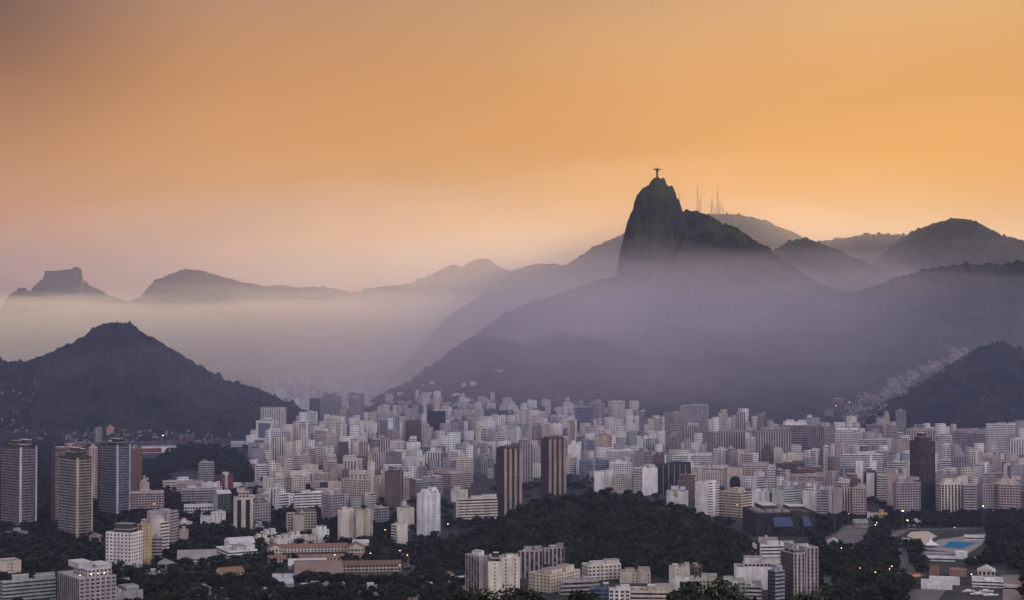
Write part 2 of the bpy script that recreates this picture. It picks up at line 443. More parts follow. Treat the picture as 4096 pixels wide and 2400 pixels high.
# ------------------------------------------------------------------ city: facade materials
def facade(name, win=None, glass=((0.010, 0.013, 0.018), (0.06, 0.058, 0.058)), pier=None, slab=None, column=False, glassy=False, tint=1.0, lit=0.0):
    """wall colour comes from the object; the UV map counts bays along the wall and storeys up it"""
    m, t, b = principled(name)
    uvn = t.n('ShaderNodeUVMap'); uvn.uv_map = 'UVMap'
    s = t.n('ShaderNodeSeparateXYZ'); t.set(s.inputs[0], uvn.outputs[0])
    u, v = s.outputs[0], s.outputs[1]
    oi = t.n('ShaderNodeObjectInfo')
    geo = t.n('ShaderNodeNewGeometry')
    pos = geo.outputs['Position']
    ps = t.n('ShaderNodeSeparateXYZ'); t.set(ps.inputs[0], pos)
    dirt = t.noise(t.vec(t.math('MULTIPLY', ps.outputs[0], 0.25), t.math('MULTIPLY', ps.outputs[1], 0.25), t.math('MULTIPLY', ps.outputs[2], 0.035)), 1.0, 4.0, 0.65)
    blot = t.noise(pos, 0.09, 3.0, 0.6)
    k = t.math('MULTIPLY', t.smooth(dirt, 0.25, 0.7, 0.68, 1.10), t.smooth(blot, 0.3, 0.7, 0.86, 1.08))
    wall = t.mix(1.0, oi.outputs['Color'], t.vec(k, k, k), 'MULTIPLY')
    if tint != 1.0:
        wall = t.mix(1.0, wall, (tint, tint, tint, 1), 'MULTIPLY')
    fu = t.math('FRACT', u); fv = t.math('FRACT', v)
    if slab:                                            # floor slab or parapet line, paler or darker than the wall
        wall = t.mix(t.math('LESS_THAN', fv, slab[0]), wall, t.mix(1.0, wall, (slab[1],) * 3 + (1,), 'MULTIPLY'))
    if pier:                                            # piers between the bays
        inp = t.math('ADD', t.math('LESS_THAN', fu, pier[0]), t.math('GREATER_THAN', fu, 1 - pier[0]), clamp=True)
        wall = t.mix(inp, wall, t.mix(1.0, wall, (pier[1],) * 3 + (1,), 'MULTIPLY'))
    if win:
        wn = t.n('ShaderNodeTexWhiteNoise', noise_dimensions='3D')
        fl = t.vec(t.math('FLOOR', u), t.math('FLOOR', v), t.math('MULTIPLY', oi.outputs['Random'], 97.0))
        t.set(wn.inputs['Vector'], fl)
        r = wn.outputs['Value']
        g = t.mix(t.smooth(r, 0.45, 1.0), (*glass[0], 1), (*glass[1], 1))
        (a, b1, c, d) = win
        inside = t.math('MULTIPLY', t.math('GREATER_THAN', fv, c), t.math('LESS_THAN', fv, d))
        if a > 0 or b1 < 1:
            inside = t.math('MULTIPLY', inside, t.math('MULTIPLY', t.math('GREATER_THAN', fu, a), t.math('LESS_THAN', fu, b1)))
        if column:                                      # windows only in some of the bays
            wn2 = t.n('ShaderNodeTexWhiteNoise', noise_dimensions='2D')
            t.set(wn2.inputs['Vector'], t.vec(t.math('FLOOR', u), t.math('MULTIPLY', oi.outputs['Random'], 31.0), 0.0))
            inside = t.math('MULTIPLY', inside, t.math('LESS_THAN', wn2.outputs['Value'], 0.26))
        colr = t.mix(inside, wall, g)
        t.set(b.inputs['Base Color'], colr)
        t.set(b.inputs['Roughness'], t.math('MULTIPLY_ADD', inside, -0.55, 0.85))
        if lit:
            on = t.math('MULTIPLY', inside, t.math('GREATER_THAN', wn.outputs['Value'], 1 - lit))
            b.inputs['Emission Color'].default_value = (1.0, 0.62, 0.28, 1)
            t.set(b.inputs['Emission Strength'], t.math('MULTIPLY', on, 0.9))
    else:
        t.set(b.inputs['Base Color'], wall)
        b.inputs['Roughness'].default_value = 0.85
    b.inputs['Specular IOR Level'].default_value = 0.35
    return m


ST = {
    'n': facade('plain_wall'),
    'c': facade('wall_with_window_columns', (0.3, 0.66, 0.32, 0.74), column=True, lit=0.0002),
    'g': facade('wall_with_small_windows', (0.20, 0.80, 0.26, 0.82), slab=(0.08, 0.86), lit=0.0006),
    'G': facade('wall_with_wide_windows', (0.12, 0.88, 0.26, 0.86), slab=(0.08, 1.12), lit=0.0006),
    'b': facade('wall_with_window_bands', (0.0, 1.0, 0.40, 0.86), slab=(0.10, 0.9), lit=0.0002),
    'v': facade('wall_with_window_strips', (0.24, 0.80, 0.10, 0.98), pier=(0.16, 1.1), lit=0.0002),
    'B': facade('wall_with_balconies', (0.0, 1.0, 0.42, 0.97), glass=((0.014, 0.015, 0.019), (0.10, 0.09, 0.085)), pier=(0.07, 1.05), lit=0.0002),  # dark band carries glazing and the shade of the balcony recesses as colour
    'X': facade('dark_glass_wall', (0.05, 0.97, 0.06, 0.98), glass=((0.008, 0.010, 0.014), (0.035, 0.038, 0.045)), tint=0.8),
    'f': facade('wall_with_fins', (0.30, 0.92, 0.0, 1.0), glass=((0.02, 0.02, 0.024), (0.12, 0.11, 0.11)), slab=(0.22, 0.75), lit=0.0002),
}
ROOF = flat_mat('flat_roof', (0.24, 0.225, 0.22), 0.95, 0.45, 0.12)
ROOFL = flat_mat('pale_roof', (0.46, 0.44, 0.44), 0.9, 0.35, 0.15)
ROOFR = flat_mat('clay_tile_roof', (0.21, 0.115, 0.08), 0.9, 0.35, 0.25)
TANK = flat_mat('tank_concrete', (0.40, 0.37, 0.35), 0.9, 0.3, 0.3)
METAL = flat_mat('dull_metal', (0.20, 0.19, 0.19), 0.6, 0.2, 1.0)
GLASS = flat_mat('dark_window_glass', (0.018, 0.022, 0.028), 0.15, 0.5, 0.7, 0.5)
FRAME = flat_mat('window_frame', (0.42, 0.40, 0.39), 0.7, 0.15, 1.0)

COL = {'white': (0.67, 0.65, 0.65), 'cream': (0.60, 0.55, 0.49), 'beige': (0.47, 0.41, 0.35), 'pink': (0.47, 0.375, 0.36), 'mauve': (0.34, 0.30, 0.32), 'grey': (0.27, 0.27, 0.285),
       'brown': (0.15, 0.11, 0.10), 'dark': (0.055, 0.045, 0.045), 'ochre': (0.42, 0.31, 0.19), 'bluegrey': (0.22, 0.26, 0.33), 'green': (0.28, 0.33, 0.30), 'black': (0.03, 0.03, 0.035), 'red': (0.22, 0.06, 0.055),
       'yellow': (0.52, 0.45, 0.35), 'rust': (0.22, 0.13, 0.10), 'navy': (0.07, 0.10, 0.18)}

# one window of the nearer buildings: frame, sunk pane, sill
def window_mesh(wd, ht):
    g = MB()
    t_ = 0.09
    for (x0, x1, z0, z1) in ((-wd / 2, wd / 2, 0, t_), (-wd / 2, wd / 2, ht - t_, ht), (-wd / 2, -wd / 2 + t_, t_, ht - t_), (wd / 2 - t_, wd / 2, t_, ht - t_), (-t_ / 2, t_ / 2, t_, ht - t_)):
        g.box(x0, x1, -0.10, 0.02, z0, z1, 0)
    g.box(-wd / 2 - 0.1, wd / 2 + 0.1, -0.28, 0.02, -0.14, -0.004, 0)
    g.poly([(-wd / 2 + t_, -0.03, t_), (wd / 2 - t_, -0.03, t_), (wd / 2 - t_, -0.03, ht - t_), (-wd / 2 + t_, -0.03, ht - t_)], None, 1)
    me = g.mesh('window'); me.materials.append(FRAME); me.materials.append(GLASS)
    return me
WINDOWS = {}

BOXES = []                                              # (u0, u1, vtop, vbase, D) of everything standing in the city
LANDMARKS = []                                          # (u, v, D, phrase)


def wall_mesh(wx, wy, h, sl, sr, sback='n'):
    """the four walls; bays and storeys are counted into the UV map"""
    g = MB()
    fl = max(1, round(h / 3.1))
    styles = [sr, sback, 'n', sl]
    ring = [(0, 0), (wx, 0), (wx, wy), (0, wy)]
    used = []
    for i in range(4):
        a, b_ = ring[i], ring[(i + 1) % 4]
        L = math.hypot(b_[0] - a[0], b_[1] - a[1])
        n = max(1, round(L / (4.2 if styles[i] in 'vf' else 3.3)))
        if styles[i] not in used: used.append(styles[i])
        g.poly([(a[0], a[1], -3), (b_[0], b_[1], -3), (b_[0], b_[1], h), (a[0], a[1], h)], [(0, -3 * fl / h), (n, -3 * fl / h), (n, fl), (0, fl)], used.index(styles[i]))
    me = g.mesh('wall')
    for s in used:
        me.materials.append(ST[s])
    return me


def roof_part(root, wx, wy, h, colr, rmat, kind='flat', over=0.0):
    g = MB()
    if kind == 'flat':
        p, hh = 0.35, random.choice((0.7, 1.0, 1.3))
        g.poly([(0, 0, h + 0.004), (wx, 0, h + 0.004), (wx, wy, h + 0.004), (0, wy, h + 0.004)], None, 0)
        for (x0, x1, y0, y1) in ((0, wx, 0, p), (0, wx, wy - p, wy), (0, p, p, wy - p), (wx - p, wx, p, wy - p)):
            g.box(x0, x1, y0, y1, h, h + hh, 1)
    elif kind == 'gable':
        e, r = 0.6, min(wx, wy) * 0.28
        if wx >= wy:
            A, B_ = (-e, wy / 2, h + r), (wx + e, wy / 2, h + r)
            g.poly([(-e, -e, h), (wx + e, -e, h), B_, A]); g.poly([(wx + e, wy + e, h), (-e, wy + e, h), A, B_])
            g.poly([(-e, wy + e, h), (-e, -e, h), A], None, 1); g.poly([(wx + e, -e, h), (wx + e, wy + e, h), B_], None, 1)
        else:
            A, B_ = (wx / 2, -e, h + r), (wx / 2, wy + e, h + r)
            g.poly([(-e, wy + e, h), (-e, -e, h), A, B_]); g.poly([(wx + e, -e, h), (wx + e, wy + e, h), B_, A])
            g.poly([(-e, -e, h), (wx + e, -e, h), A], None, 1); g.poly([(wx + e, wy + e, h), (-e, wy + e, h), B_], None, 1)
    elif kind == 'barrel':
        e, r, n = 0.5, min(wx, wy) * 0.24, 10
        prof = [(-e + (wy + 2 * e) * k / n, h + r * math.sin(math.pi * k / n)) for k in range(n + 1)]
        for (y0, z0), (y1, z1) in zip(prof, prof[1:]):
            g.poly([(-e, y0, z0), (wx + e, y0, z0), (wx + e, y1, z1), (-e, y1, z1)])
        for x, rev in ((-e, True), (wx + e, False)):
            pl = [(x, y, z) for y, z in prof]
            g.poly(pl[::-1] if not rev else pl, None, 1)
    o = g.build('roof', [rmat, ST['n']], root)
    o.color = (*colr, 1)
    return o


def house_box(name, root, x0, x1, y0, y1, z0, z1, colr, mats=None):
    """a small box-shaped roof part with a cap slab of its own"""
    g = MB()
    g.box(x0, x1, y0, y1, z0, z1 - 0.3, 0)
    g.box(x0 - 0.25, x1 + 0.25, y0 - 0.25, y1 + 0.25, z1 - 0.3, z1, 1, bottom=True)
    o = g.build(name, mats or [ST['n'], ROOFL], root)
    o.color = (*colr, 1)
    return o


def add_windows(root, wx, wy, h, left=True, right=True, bay=3.4, most=100, wd=1.7, ht=1.5):
    key = (wd, ht)
    if key not in WINDOWS: WINDOWS[key] = window_mesh(wd, ht)
    spots = []
    fl = max(1, round(h / 3.15)); dz = h / fl
    for face, L in (('r', wx), ('l', wy)):
        if (face == 'r' and not right) or (face == 'l' and not left): continue
        n = max(1, int((L - 0.8) // bay))
        for k in range(fl):
            for j in range(n):
                s = (j + 0.5) * L / n
                spots.append((k, face, s))
    spots.sort(key=lambda q: -q[0])
    for k, face, s in spots[:most]:
        w_ = bpy.data.objects.new('window', WINDOWS[key])
        w_.parent = root
        if face == 'r':
            w_.location = (s, -0.01, k * dz + 0.95)
        else:
            w_.location = (-0.01, s, k * dz + 0.95); w_.rotation_euler = (0, 0, -math.pi / 2)
        col.objects.link(w_)


def building(u0, uc, u1, vt, vb, sl, sr, colour, label, cat='building', name='apartment_building', group=None, depth=None, roof='flat', rmat=None, pent=1, tanks=1, slabs=None, windows=None, z0=0.0, D=None, key=None, sback='n', masts=0, ang=None, pentcol=None, record=True):
    D = D or base_dist(vb)
    m = D / FPX
    th = math.atan((uc - 512) / FPX)
    ws, wr = (uc - u0) * m, (u1 - uc) * m
    if ws < 1.0:                                         # seen square on
        a = math.radians(ang if ang is not None else random.uniform(-1.0, 0.5)); wx, wy = wr, depth or min(max(12.0, wr * 0.6), 26.0)
    elif wr < 1.0:
        a = math.radians(89.0); wy, wx = ws, depth or 14.0
        a = math.radians(ang if ang is not None else 88.5)
    else:
        s = ws / (ws + wr)
        a = math.radians(ang) if ang is not None else math.radians(12 + 66 * s)
        wx, wy = wr / max(math.cos(a), 0.12), ws / max(math.sin(a), 0.12)
        if depth: wy = depth if s < 0.5 else wy
    h = CAM_Z - (vt - HORIZON) * m - z0
    h = max(h, 3.0)
    c = P(uc, vb, D)
    root = empty(name, (c.x, c.y, z0), a - th)
    tag(root, label, cat, group)
    jit = 1 + random.uniform(-0.06, 0.06)
    colr = tuple(x * jit for x in (COL[colour] if isinstance(colour, str) else colour))
    wl = link('wall', wall_mesh(wx, wy, h, sl, sr, sback), None, root)
    wl.color = (*colr, 1)
    roof_part(root, wx, wy, h, colr, rmat or random.choice((ROOF, ROOF, ROOFL)), roof)
    pf = random.uniform(0.8, 1.15)
    pc = COL[pentcol] if pentcol else tuple(min(0.75, x * pf) for x in colr)
    hr = h
    if roof == 'flat' and pent and min(wx, wy) > 9 and h > 16 and random.random() < 0.5:      # top storeys set back from the street
        i0, i1, j0, j1 = wx * random.uniform(.06, .3), wx * random.uniform(.72, .95), wy * random.uniform(.08, .25), wy * random.uniform(.7, .95)
        hr = h + random.choice((3.1, 3.1, 6.2))
        g = MB(); fl = round((hr - h) / 3.1); nb = max(1, round((i1 - i0) / 3.3))
        R_ = [(i0, j0), (i1, j0), (i1, j1), (i0, j1)]
        for q in range(4):
            a_, b_ = R_[q], R_[(q + 1) % 4]; g.poly([(*a_, h + .003), (*b_, h + .003), (*b_, hr), (*a_, hr)], [(0, 0), (nb, 0), (nb, fl), (0, fl)])
        g.poly([(*r, hr + .3) for r in R_], None, 1)
        for q in range(4):
            a_, b_ = R_[q], R_[(q + 1) % 4]; g.poly([(*a_, hr), (*b_, hr), (*b_, hr + .3), (*a_, hr + .3)], None, 1)
        o = g.build('attic', [ST[random.choice('GGgc')], random.choice((ROOF, ROOFL))], root); o.color = (*pc, 1)
        hr += .3
    if roof == 'flat' and wx > 12 and h > 18 and sr in 'gGBbc' and random.random() < 0.35:     # stair tower standing proud of the front
        x0 = wx * random.uniform(.1, .75); g = MB(); g.box(x0, x0 + random.uniform(3, 4.5), -random.uniform(.5, 1.4), 0.1, -2, hr + random.uniform(.5, 3.5), bottom=True)
        o = g.build('stair_tower', ST['n'], root); o.color = (*pc, 1)
    h, h_wall = hr, h
    if roof == 'flat':
        xs = random.uniform(0.12, 0.4)
        for k in range(pent):
            pw_, pd, ph = wx * random.uniform(0.22, 0.42), wy * random.uniform(0.35, 0.6), random.uniform(2.6, 5.0)
            x0 = min(wx * xs + k * wx * 0.42, wx - pw_ - 0.5); y0 = wy * random.uniform(0.15, 0.35)
            house_box('penthouse', root, x0, x0 + pw_, y0, y0 + pd, h + 0.004, h + ph, pc, [ST[random.choice('nng')], random.choice((ROOF, ROOFL))])
        for k in range(tanks):
            tx, ty = wx * random.uniform(0.1, 0.85), wy * random.uniform(0.2, 0.8)
            g = MB(); r = random.uniform(0.9, 1.7)
            if random.random() < 0.5:
                g.lathe([(r, 0.0), (r, 2.0), (r * 0.9, 2.3), (0.3, 2.6)], 8, (tx, ty, h + 0.3))
            else:
                g.box(tx - r, tx + r, ty - r, ty + r, h + 0.3, h + 2.4, bottom=True)
            g.build('water_tank', TANK, root)
        for k in range(masts):
            g = MB(); tx, ty = wx * random.uniform(0.3, 0.7), wy * random.uniform(0.3, 0.7)
            g.bar((tx, ty, h + 2), (tx, ty, h + random.uniform(8, 14)), 0.22, 5, 0.1)
            g.build('antenna', METAL, root)
    h = h_wall
    if slabs is None and sr == 'B' and D < 2250:
        slabs = (0.95, tuple(min(0.8, c_ * 1.08) for c_ in colr), lambda wx, wy: [], colr)
    if slabs:                                            # balcony slabs, one part per storey
        fl = max(2, round(h / 3.1)); dz = h / fl; pr = slabs[0]
        g = MB()
        g.box(-pr if sl == 'B' else 0.0, wx + 0.05, -pr, 0.0, 0, 1.15, bottom=True)
        if sl == 'B': g.box(-pr, 0.0, 0.0, wy, 0, 1.15, bottom=True)
        me = g.mesh('balcony'); me.materials.append(ST['n'])
        for k in range(1, fl):
            o = link('balcony', me, None, root, (0, 0, k * dz - 0.25)); o.color = (*slabs[1], 1)
        for (x0, x1, y0, y1) in slabs[2](wx, wy):
            g = MB(); g.box(x0, x1, y0, y1, -2, h + 0.6, bottom=True)
            o = g.build('pier', ST['n'], root); o.color = (*slabs[3], 1)
    if windows:
        add_windows(root, wx, wy, h, **(windows if isinstance(windows, dict) else {}))
    if record:
        BOXES.append((u0, u1, vt, vb, D))
        if key: LANDMARKS.append(((u0 + u1) / 2, (vt + vb) / 2, D, key))
    return root, wx, wy, h, colr


def T(t, x): return 256.0 * (t - 1) + x / 7.387          # the lower photo was read in four tiles, t = 1..4
def TV(y): return 400.0 + y / 7.387


def B(t, x0, xc, x1, yt, yb, sl, sr, colour, label, **kw):
    return building(T(t, x0), T(t, xc), T(t, x1), TV(yt), TV(yb), sl, sr, colour, label, **kw)
# ------------------------------------------------------------------ city: buildings read off the photo one by one
OFF = dict(name='office_building', cat='office building')
LOW = dict(name='low_building', cat='building')
# --- the group of tall towers at the hill's foot
WPI = (0.46, 0.46, 0.50)
four = lambda wx, wy: [(-1.5, 0.7, -1.5, 0.5), (wx - 1.0, wx + 0.6, -1.5, 0.5)]
B(1, 15, 150, 258, 352, 945, 'B', 'B', 'dark', 'tall dark tower with thin white balcony lines and two pale piers, leftmost of the towers', slabs=(1.2, (0.20, 0.19, 0.21), four, WPI), key='white lined dark tower', cat='tower', name='residential_tower', pent=2, ang=32)
B(1, 375, 405, 640, 370, 925, 'n', 'B', (0.13, 0.085, 0.075), 'tall tower with reddish end wall standing right behind the yellow piered tower', slabs=(1.0, (0.22, 0.20, 0.21), lambda wx, wy: [], WPI), cat='tower', name='residential_tower', pent=2, tanks=2, masts=1)
B(1, 436, 570, 672, 430, 1027, 'B', 'B', 'dark', 'tall tower with yellow ochre corner piers and pale balcony slabs', slabs=(1.2, (0.27, 0.25, 0.245), four, (0.40, 0.32, 0.21)), key='yellow piered tower', cat='tower', name='residential_tower', pent=2, tanks=2, ang=32)
B(1, 738, 865, 952, 335, 870, 'B', 'B', 'black', 'tall tower with pale blue corner piers and thin balcony slabs', slabs=(1.2, (0.20, 0.20, 0.25), four, (0.36, 0.40, 0.52)), key='blue piered tower', cat='tower', name='residential_tower', pent=2, tanks=2, ang=35)
B(1, 955, 955, 1045, 362, 740, 'g', 'g', 'rust', 'slender reddish brown tower beside the blue piered tower', cat='tower', name='residential_tower', depth=18)
B(1, 655, 655, 716, 352, 760, 'n', 'g', 'pink', 'narrow pinkish tower glimpsed between the yellow and the blue piered towers', cat='tower', name='residential_tower', depth=16)
B(1, 960, 960, 1205, 690, 835, 'n', 'G', 'pink', 'wide pinkish block with big windows at the foot of the reddish tower', pent=2)
B(1, 1035, 1035, 1100, 612, 810, 'n', 'c', 'pink', 'plain pink stair tower rising over the wide pinkish block')
B(1, 1466, 1466, 1580, 476, 610, 'b', 'b', 'mauve', 'small grey brown banded tower before the round wooded hill', key='small banded tower by the wooded hill', depth=18)
B(1, 1625, 1640, 1720, 552, 702, 'n', 'B', 'red', 'white capped dark red tower with pale balcony ends', pentcol='white', key='dark red tower')
B(1, 1300, 1300, 1500, 618, 700, 'n', 'g', 'pink', 'low pinkish block with pale roof sheds before the wooded hill', pent=2)
B(1, 1340, 1340, 1602, 668, 800, 'n', 'b', 'mauve', 'wide brownish block with dark window bands and a white roof shed', pent=2, pentcol='white')
B(1, 1360, 1360, 1610, 787, 856, 'n', 'G', 'white', 'long low white block with an arcade of square openings', tanks=0, pent=0, rmat=ROOFL)
B(1, 1505, 1515, 1605, 620, 730, 'n', 'c', 'white', 'small white cube topped block behind the green glass front', pent=1)
B(1, 1600, 1610, 1705, 692, 860, 'n', 'X', 'green', 'white walled building with greenish glass front and curved white roof', roof='barrel', rmat=ROOFL, depth=20)
r_ = B(1, 1725, 1725, 1868, 722, 985, 'n', 'n', 'beige', 'gate shaped beige block with two tall dark glass strips', depth=16, key='gate shaped beige block', **OFF)
for k in (0.18, 0.62):
    g = MB(); g.box(r_[1] * k, r_[1] * (k + 0.21), -0.35, 0.05, 0, r_[3] * 0.95, bottom=True)
    g.build('glass_strip', GLASS, r_[0])
B(1, 1480, 1480, 1560, 862, 940, 'n', 'c', 'white', 'low white house with plain front among the trees, west of two', pent=0, name='house', cat='house')
B(1, 1555, 1562, 1665, 832, 940, 'n', 'c', 'white', 'stepped white house with a bright roof cube before the gate shaped block', pent=1, pentcol='white', name='house', cat='house')
B(1, 785, 970, 1050, 985, 1252, 'n', 'n', 'white', 'white slab with an even grid of dark square windows among trees', windows=dict(bay=3.6, wd=2.0, ht=1.7), depth=None, pent=2, pentcol='dark', key='white gridded slab')
B(1, 1010, 1050, 1118, 920, 1222, 'g', 'c', 'ochre', 'ochre apartment block tucked behind the white gridded slab')
B(1, 1118, 1122, 1196, 1020, 1190, 'B', 'B', 'mauve', 'short grey block with balconies between the ochre and the cream block')
B(1, 1115, 1185, 1246, 905, 1152, 'n', 'B', 'cream', 'pale cream block with stacked balconies beside the ochre block')
B(1, 1090, 1255, 1316, 830, 1092, 'c', 'B', 'mauve', 'big grey brown block with a blank wall and side balconies')
B(1, 1318, 1325, 1390, 965, 1060, 'n', 'c', 'pink', 'little pink house with a white upper room by the grey brown block', pent=1, pentcol='white', name='house', cat='house')
B(1, 1310, 1312, 1590, 1172, 1216, 'n', 'G', 'white', 'long low white pavilion with a row of square openings and sloping roof', roof='gable', rmat=ROOF, depth=26, **LOW)
B(1, 1668, 1690, 1900, 1120, 1195, 'b', 'b', 'white', 'low white complex with blue tinted window bands beside the school', depth=40, pent=3, tanks=2, rmat=ROOFL, **LOW)
B(1, 1690, 1700, 1880, 1060, 1130, 'n', 'b', 'white', 'white upper wing with rounded pale roof behind the low white complex', roof='barrel', rmat=ROOFL, depth=22, **LOW)
r_ = B(1, 425, 585, 850, 1320, 1560, 'f', 'n', 'mauve', 'concrete framed block with lamps glowing along its roof edge', windows=dict(left=False, bay=4.2, wd=2.9, ht=1.9), pent=2, tanks=2, ang=22, key='concrete framed block with roof lamps')
LAMPROOF = r_
B(1, 0, 20, 400, 1345, 1540, 'b', 'b', 'green', 'greenish low block with glass bands below the corner of the picture', pent=3, rmat=ROOFL, **LOW)
B(1, -20, -10, 148, 1200, 1330, 'n', 'c', 'beige', 'plain beige shed like block above the greenish low block', pent=0, tanks=0, depth=20, **LOW)
B(1, 640, 690, 1050, 1440, 1540, 'n', 'c', 'grey', 'flat roofed grey hall below the concrete framed block', pent=3, depth=30, rmat=ROOFL, **LOW)
B(1, 1612, 1640, 1800, 1272, 1335, 'n', 'g', 'beige', 'beige villa with a hipped clay roof alone among dark trees', roof='gable', rmat=ROOFR, name='house', cat='house', depth=14)
r_ = B(1, 1040, 1040, 1420, 350, 392, 'n', 'n', 'white', 'long white wall like hall with a broad red panel', depth=30, pent=0, tanks=0, **LOW)
g = MB(); g.box(r_[1] * 0.015, r_[1] * 0.39, -0.3, 0.04, r_[3] * 0.1, r_[3] * 0.86, bottom=True)
o = g.build('red_panel', ST['n'], r_[0]); o.color = (0.22, 0.06, 0.065, 1)
B(1, 785, 790, 842, 200, 300, 'g', 'g', (0.55, 0.36, 0.28), 'peach coloured block with a cap, highest at the foot of the pointed hill', D=3180, name='apartment_building')
B(1, 700, 700, 752, 210, 320, 'n', 'g', 'grey', 'grey unfinished looking block beside the peach coloured one', D=3150)
B(1, 1705, 1705, 1812, 312, 346, 'n', 'b', 'white', 'low white banded block in the trees at the hill foot', pent=0)
# --- middle of the city, from the far valley forward
B(2, 35, 180, 222, 62, 255, 'v', 'v', 'white', 'white tower with brown cap and vertical window strips by the hill slope', pentcol='brown', key='brown capped white tower', D=3330, z0=6)
r_ = B(2, 0, 128, 165, 155, 300, 'n', 'v', 'white', 'white framed office slab with a grey glass panel by the hill foot', key='white framed glass slab', D=3140, **OFF)
g = MB(); g.box(-0.3, 0.05, r_[2] * 0.18, r_[2] * 0.86, r_[3] * 0.2, r_[3] * 0.9, bottom=True); g.build('glass_panel', flat_mat('grey_glass', (0.12, 0.14, 0.18), 0.3, 0.3, 0.3), r_[0])
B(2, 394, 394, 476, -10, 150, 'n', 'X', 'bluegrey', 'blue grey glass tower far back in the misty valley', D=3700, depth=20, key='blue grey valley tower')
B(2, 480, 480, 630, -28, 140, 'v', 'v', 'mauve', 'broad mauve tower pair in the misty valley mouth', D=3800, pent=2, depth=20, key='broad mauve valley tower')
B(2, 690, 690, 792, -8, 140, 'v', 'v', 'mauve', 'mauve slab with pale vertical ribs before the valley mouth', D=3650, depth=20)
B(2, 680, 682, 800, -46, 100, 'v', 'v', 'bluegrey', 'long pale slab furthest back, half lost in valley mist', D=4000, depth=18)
B(2, 418, 520, 606, 258, 415, 'g', 'g', 'cream', 'bulky cream block with many small windows and stepped shoulders', pent=3, tanks=2, key='bulky cream block', D=2850)
B(2, 508, 512, 592, 415, 515, 'n', 'g', 'cream', 'small white gridded block right in front of the bulky cream block', D=2560)
B(2, 762, 775, 828, 308, 500, 'v', 'v', 'pink', 'slim pink tower with two white vertical stripes', D=2560, key='white striped pink tower')
B(2, 716, 716, 764, 312, 490, 'n', 'c', 'cream', 'slim cream slab joined to the white striped pink tower', D=2600, depth=14)
B(2, 893, 893, 972, 150, 345, 'g', 'g', 'mauve', 'dark mauve slab next to the tower with the banner', D=2950, depth=18)
r_ = B(2, 968, 968, 1060, 122, 380, 'g', 'g', 'mauve', 'dark mauve tower carrying a pale blue banner on its front', D=2900, depth=20, key='tower with the pale blue banner', pent=2)
g = MB(); g.box(r_[1] * 0.06, r_[1] * 0.52, -0.5, 0.0, r_[3] * 0.60, r_[3] * 0.97, bottom=True); g.box(r_[1] * 0.17, r_[1] * 0.37, -0.6, -0.5, r_[3] * 0.85, r_[3] * 0.91, 1); g.box(r_[1] * 0.06, r_[1] * 0.52, -0.6, -0.5, r_[3] * 0.60, r_[3] * 0.66, 1)
g.build('banner', [flat_mat('banner_cloth', (0.55, 0.60, 0.66), 0.8), flat_mat('banner_blue', (0.22, 0.33, 0.52), 0.8)], r_[0])
B(2, 1104, 1104, 1222, 160, 340, 'b', 'b', 'brown', 'dark brown tower with thin bands and a stepped crown', D=2950, depth=24, pent=2, pentcol='brown', key='stepped dark brown tower')
B(2, 1093, 1114, 1216, 314, 418, 'b', 'n', 'white', 'white cube with one blank front below the dark brown tower', D=2740, key='blank white cube')
B(2, 1222, 1222, 1400, 345, 420, 'n', 'v', 'grey', 'long grey hall with ribbed front beside the blank white cube', D=2740, pent=0, tanks=0, **LOW)
B(2, 1266, 1266, 1400, 82, 235, 'X', 'v', 'black', 'black ribbed office block under a white crown', D=3300, pentcol='white', pent=2, key='black ribbed office block', **OFF)
B(2, 1098, 1098, 1243, 432, 548, 'n', 'c', 'white', 'white slab with two blank shoulders and a strip of windows between', D=2440, pent=2)
B(2, 950, 1016, 1086, 535, 812, 'c', 'G', 'brown', 'tall block, pink wall to one side and dark red front with white windows', key='dark red windowed tower')
B(2, 958, 958, 1076, 385, 550, 'v', 'B', 'mauve', 'tower with a stack of pale balconies behind the dark red tower', D=2420, depth=18)
B(2, 903, 903, 990, 292, 470, 'n', 'v', 'pink', 'pink tower with white window frame above the white balconies', D=2600, depth=16)
B(2, 1187, 1246, 1362, 700, 1035, 'n', 'c', (0.66, 0.66, 0.69), 'tallest bluish white slab with blank walls and thin window columns', pent=2, key='bluish white slab')
B(2, 1037, 1042, 1168, 800, 965, 'n', 'n', 'cream', 'cream block with a bare yellowish end wall beside the bluish white slab', key='bare cream block')
B(2, 998, 1040, 1120, 925, 1075, 'B', 'n', 'cream', 'lower cream wing with side balconies at the foot of the bare cream block', pent=0)
B(2, 604, 630, 728, 815, 1055, 'n', 'c', 'cream', 'tall beige slab with a single line of windows, left of a twin pair', pent=2)
B(2, 732, 740, 862, 815, 1055, 'n', 'c', 'beige', 'tall beige slab with window line, right of a twin pair', pent=1, key='beige twin slabs')
B(2, 835, 866, 982, 800, 940, 'n', 'G', 'grey', 'grey block with rows of large dark windows behind the beige twins', depth=18)
B(2, 224, 232, 444, 835, 998, 'n', 'G', 'beige', 'square beige block with big windows and a blank central shaft', pent=2, pentcol='brown', key='beige block with blank shaft')
B(2, 278, 278, 352, 860, 1012, 'n', 'n', 'beige', 'blank pale shaft projecting from the square beige block', pent=0, tanks=0, depth=8)
B(2, 630, 826, 910, 590, 775, 'g', 'g', 'beige', 'large brownish block of dense small windows with a tiled crown', pent=3, pentcol='cream', key='large brownish block')
B(2, 138, 168, 242, 695, 835, 'n', 'b', 'white', 'white end wall block with dark bands near the curved white roof')
B(2, 278, 285, 486, 692, 835, 'n', 'B', 'white', 'wide white block with blue tinted bands near the curved white roof', pent=3, key='wide white banded block')
B(2, 484, 548, 655, 700, 915, 'g', 'G', 'mauve', 'grey tower with pale vertical piers near the beige twins', pent=2)
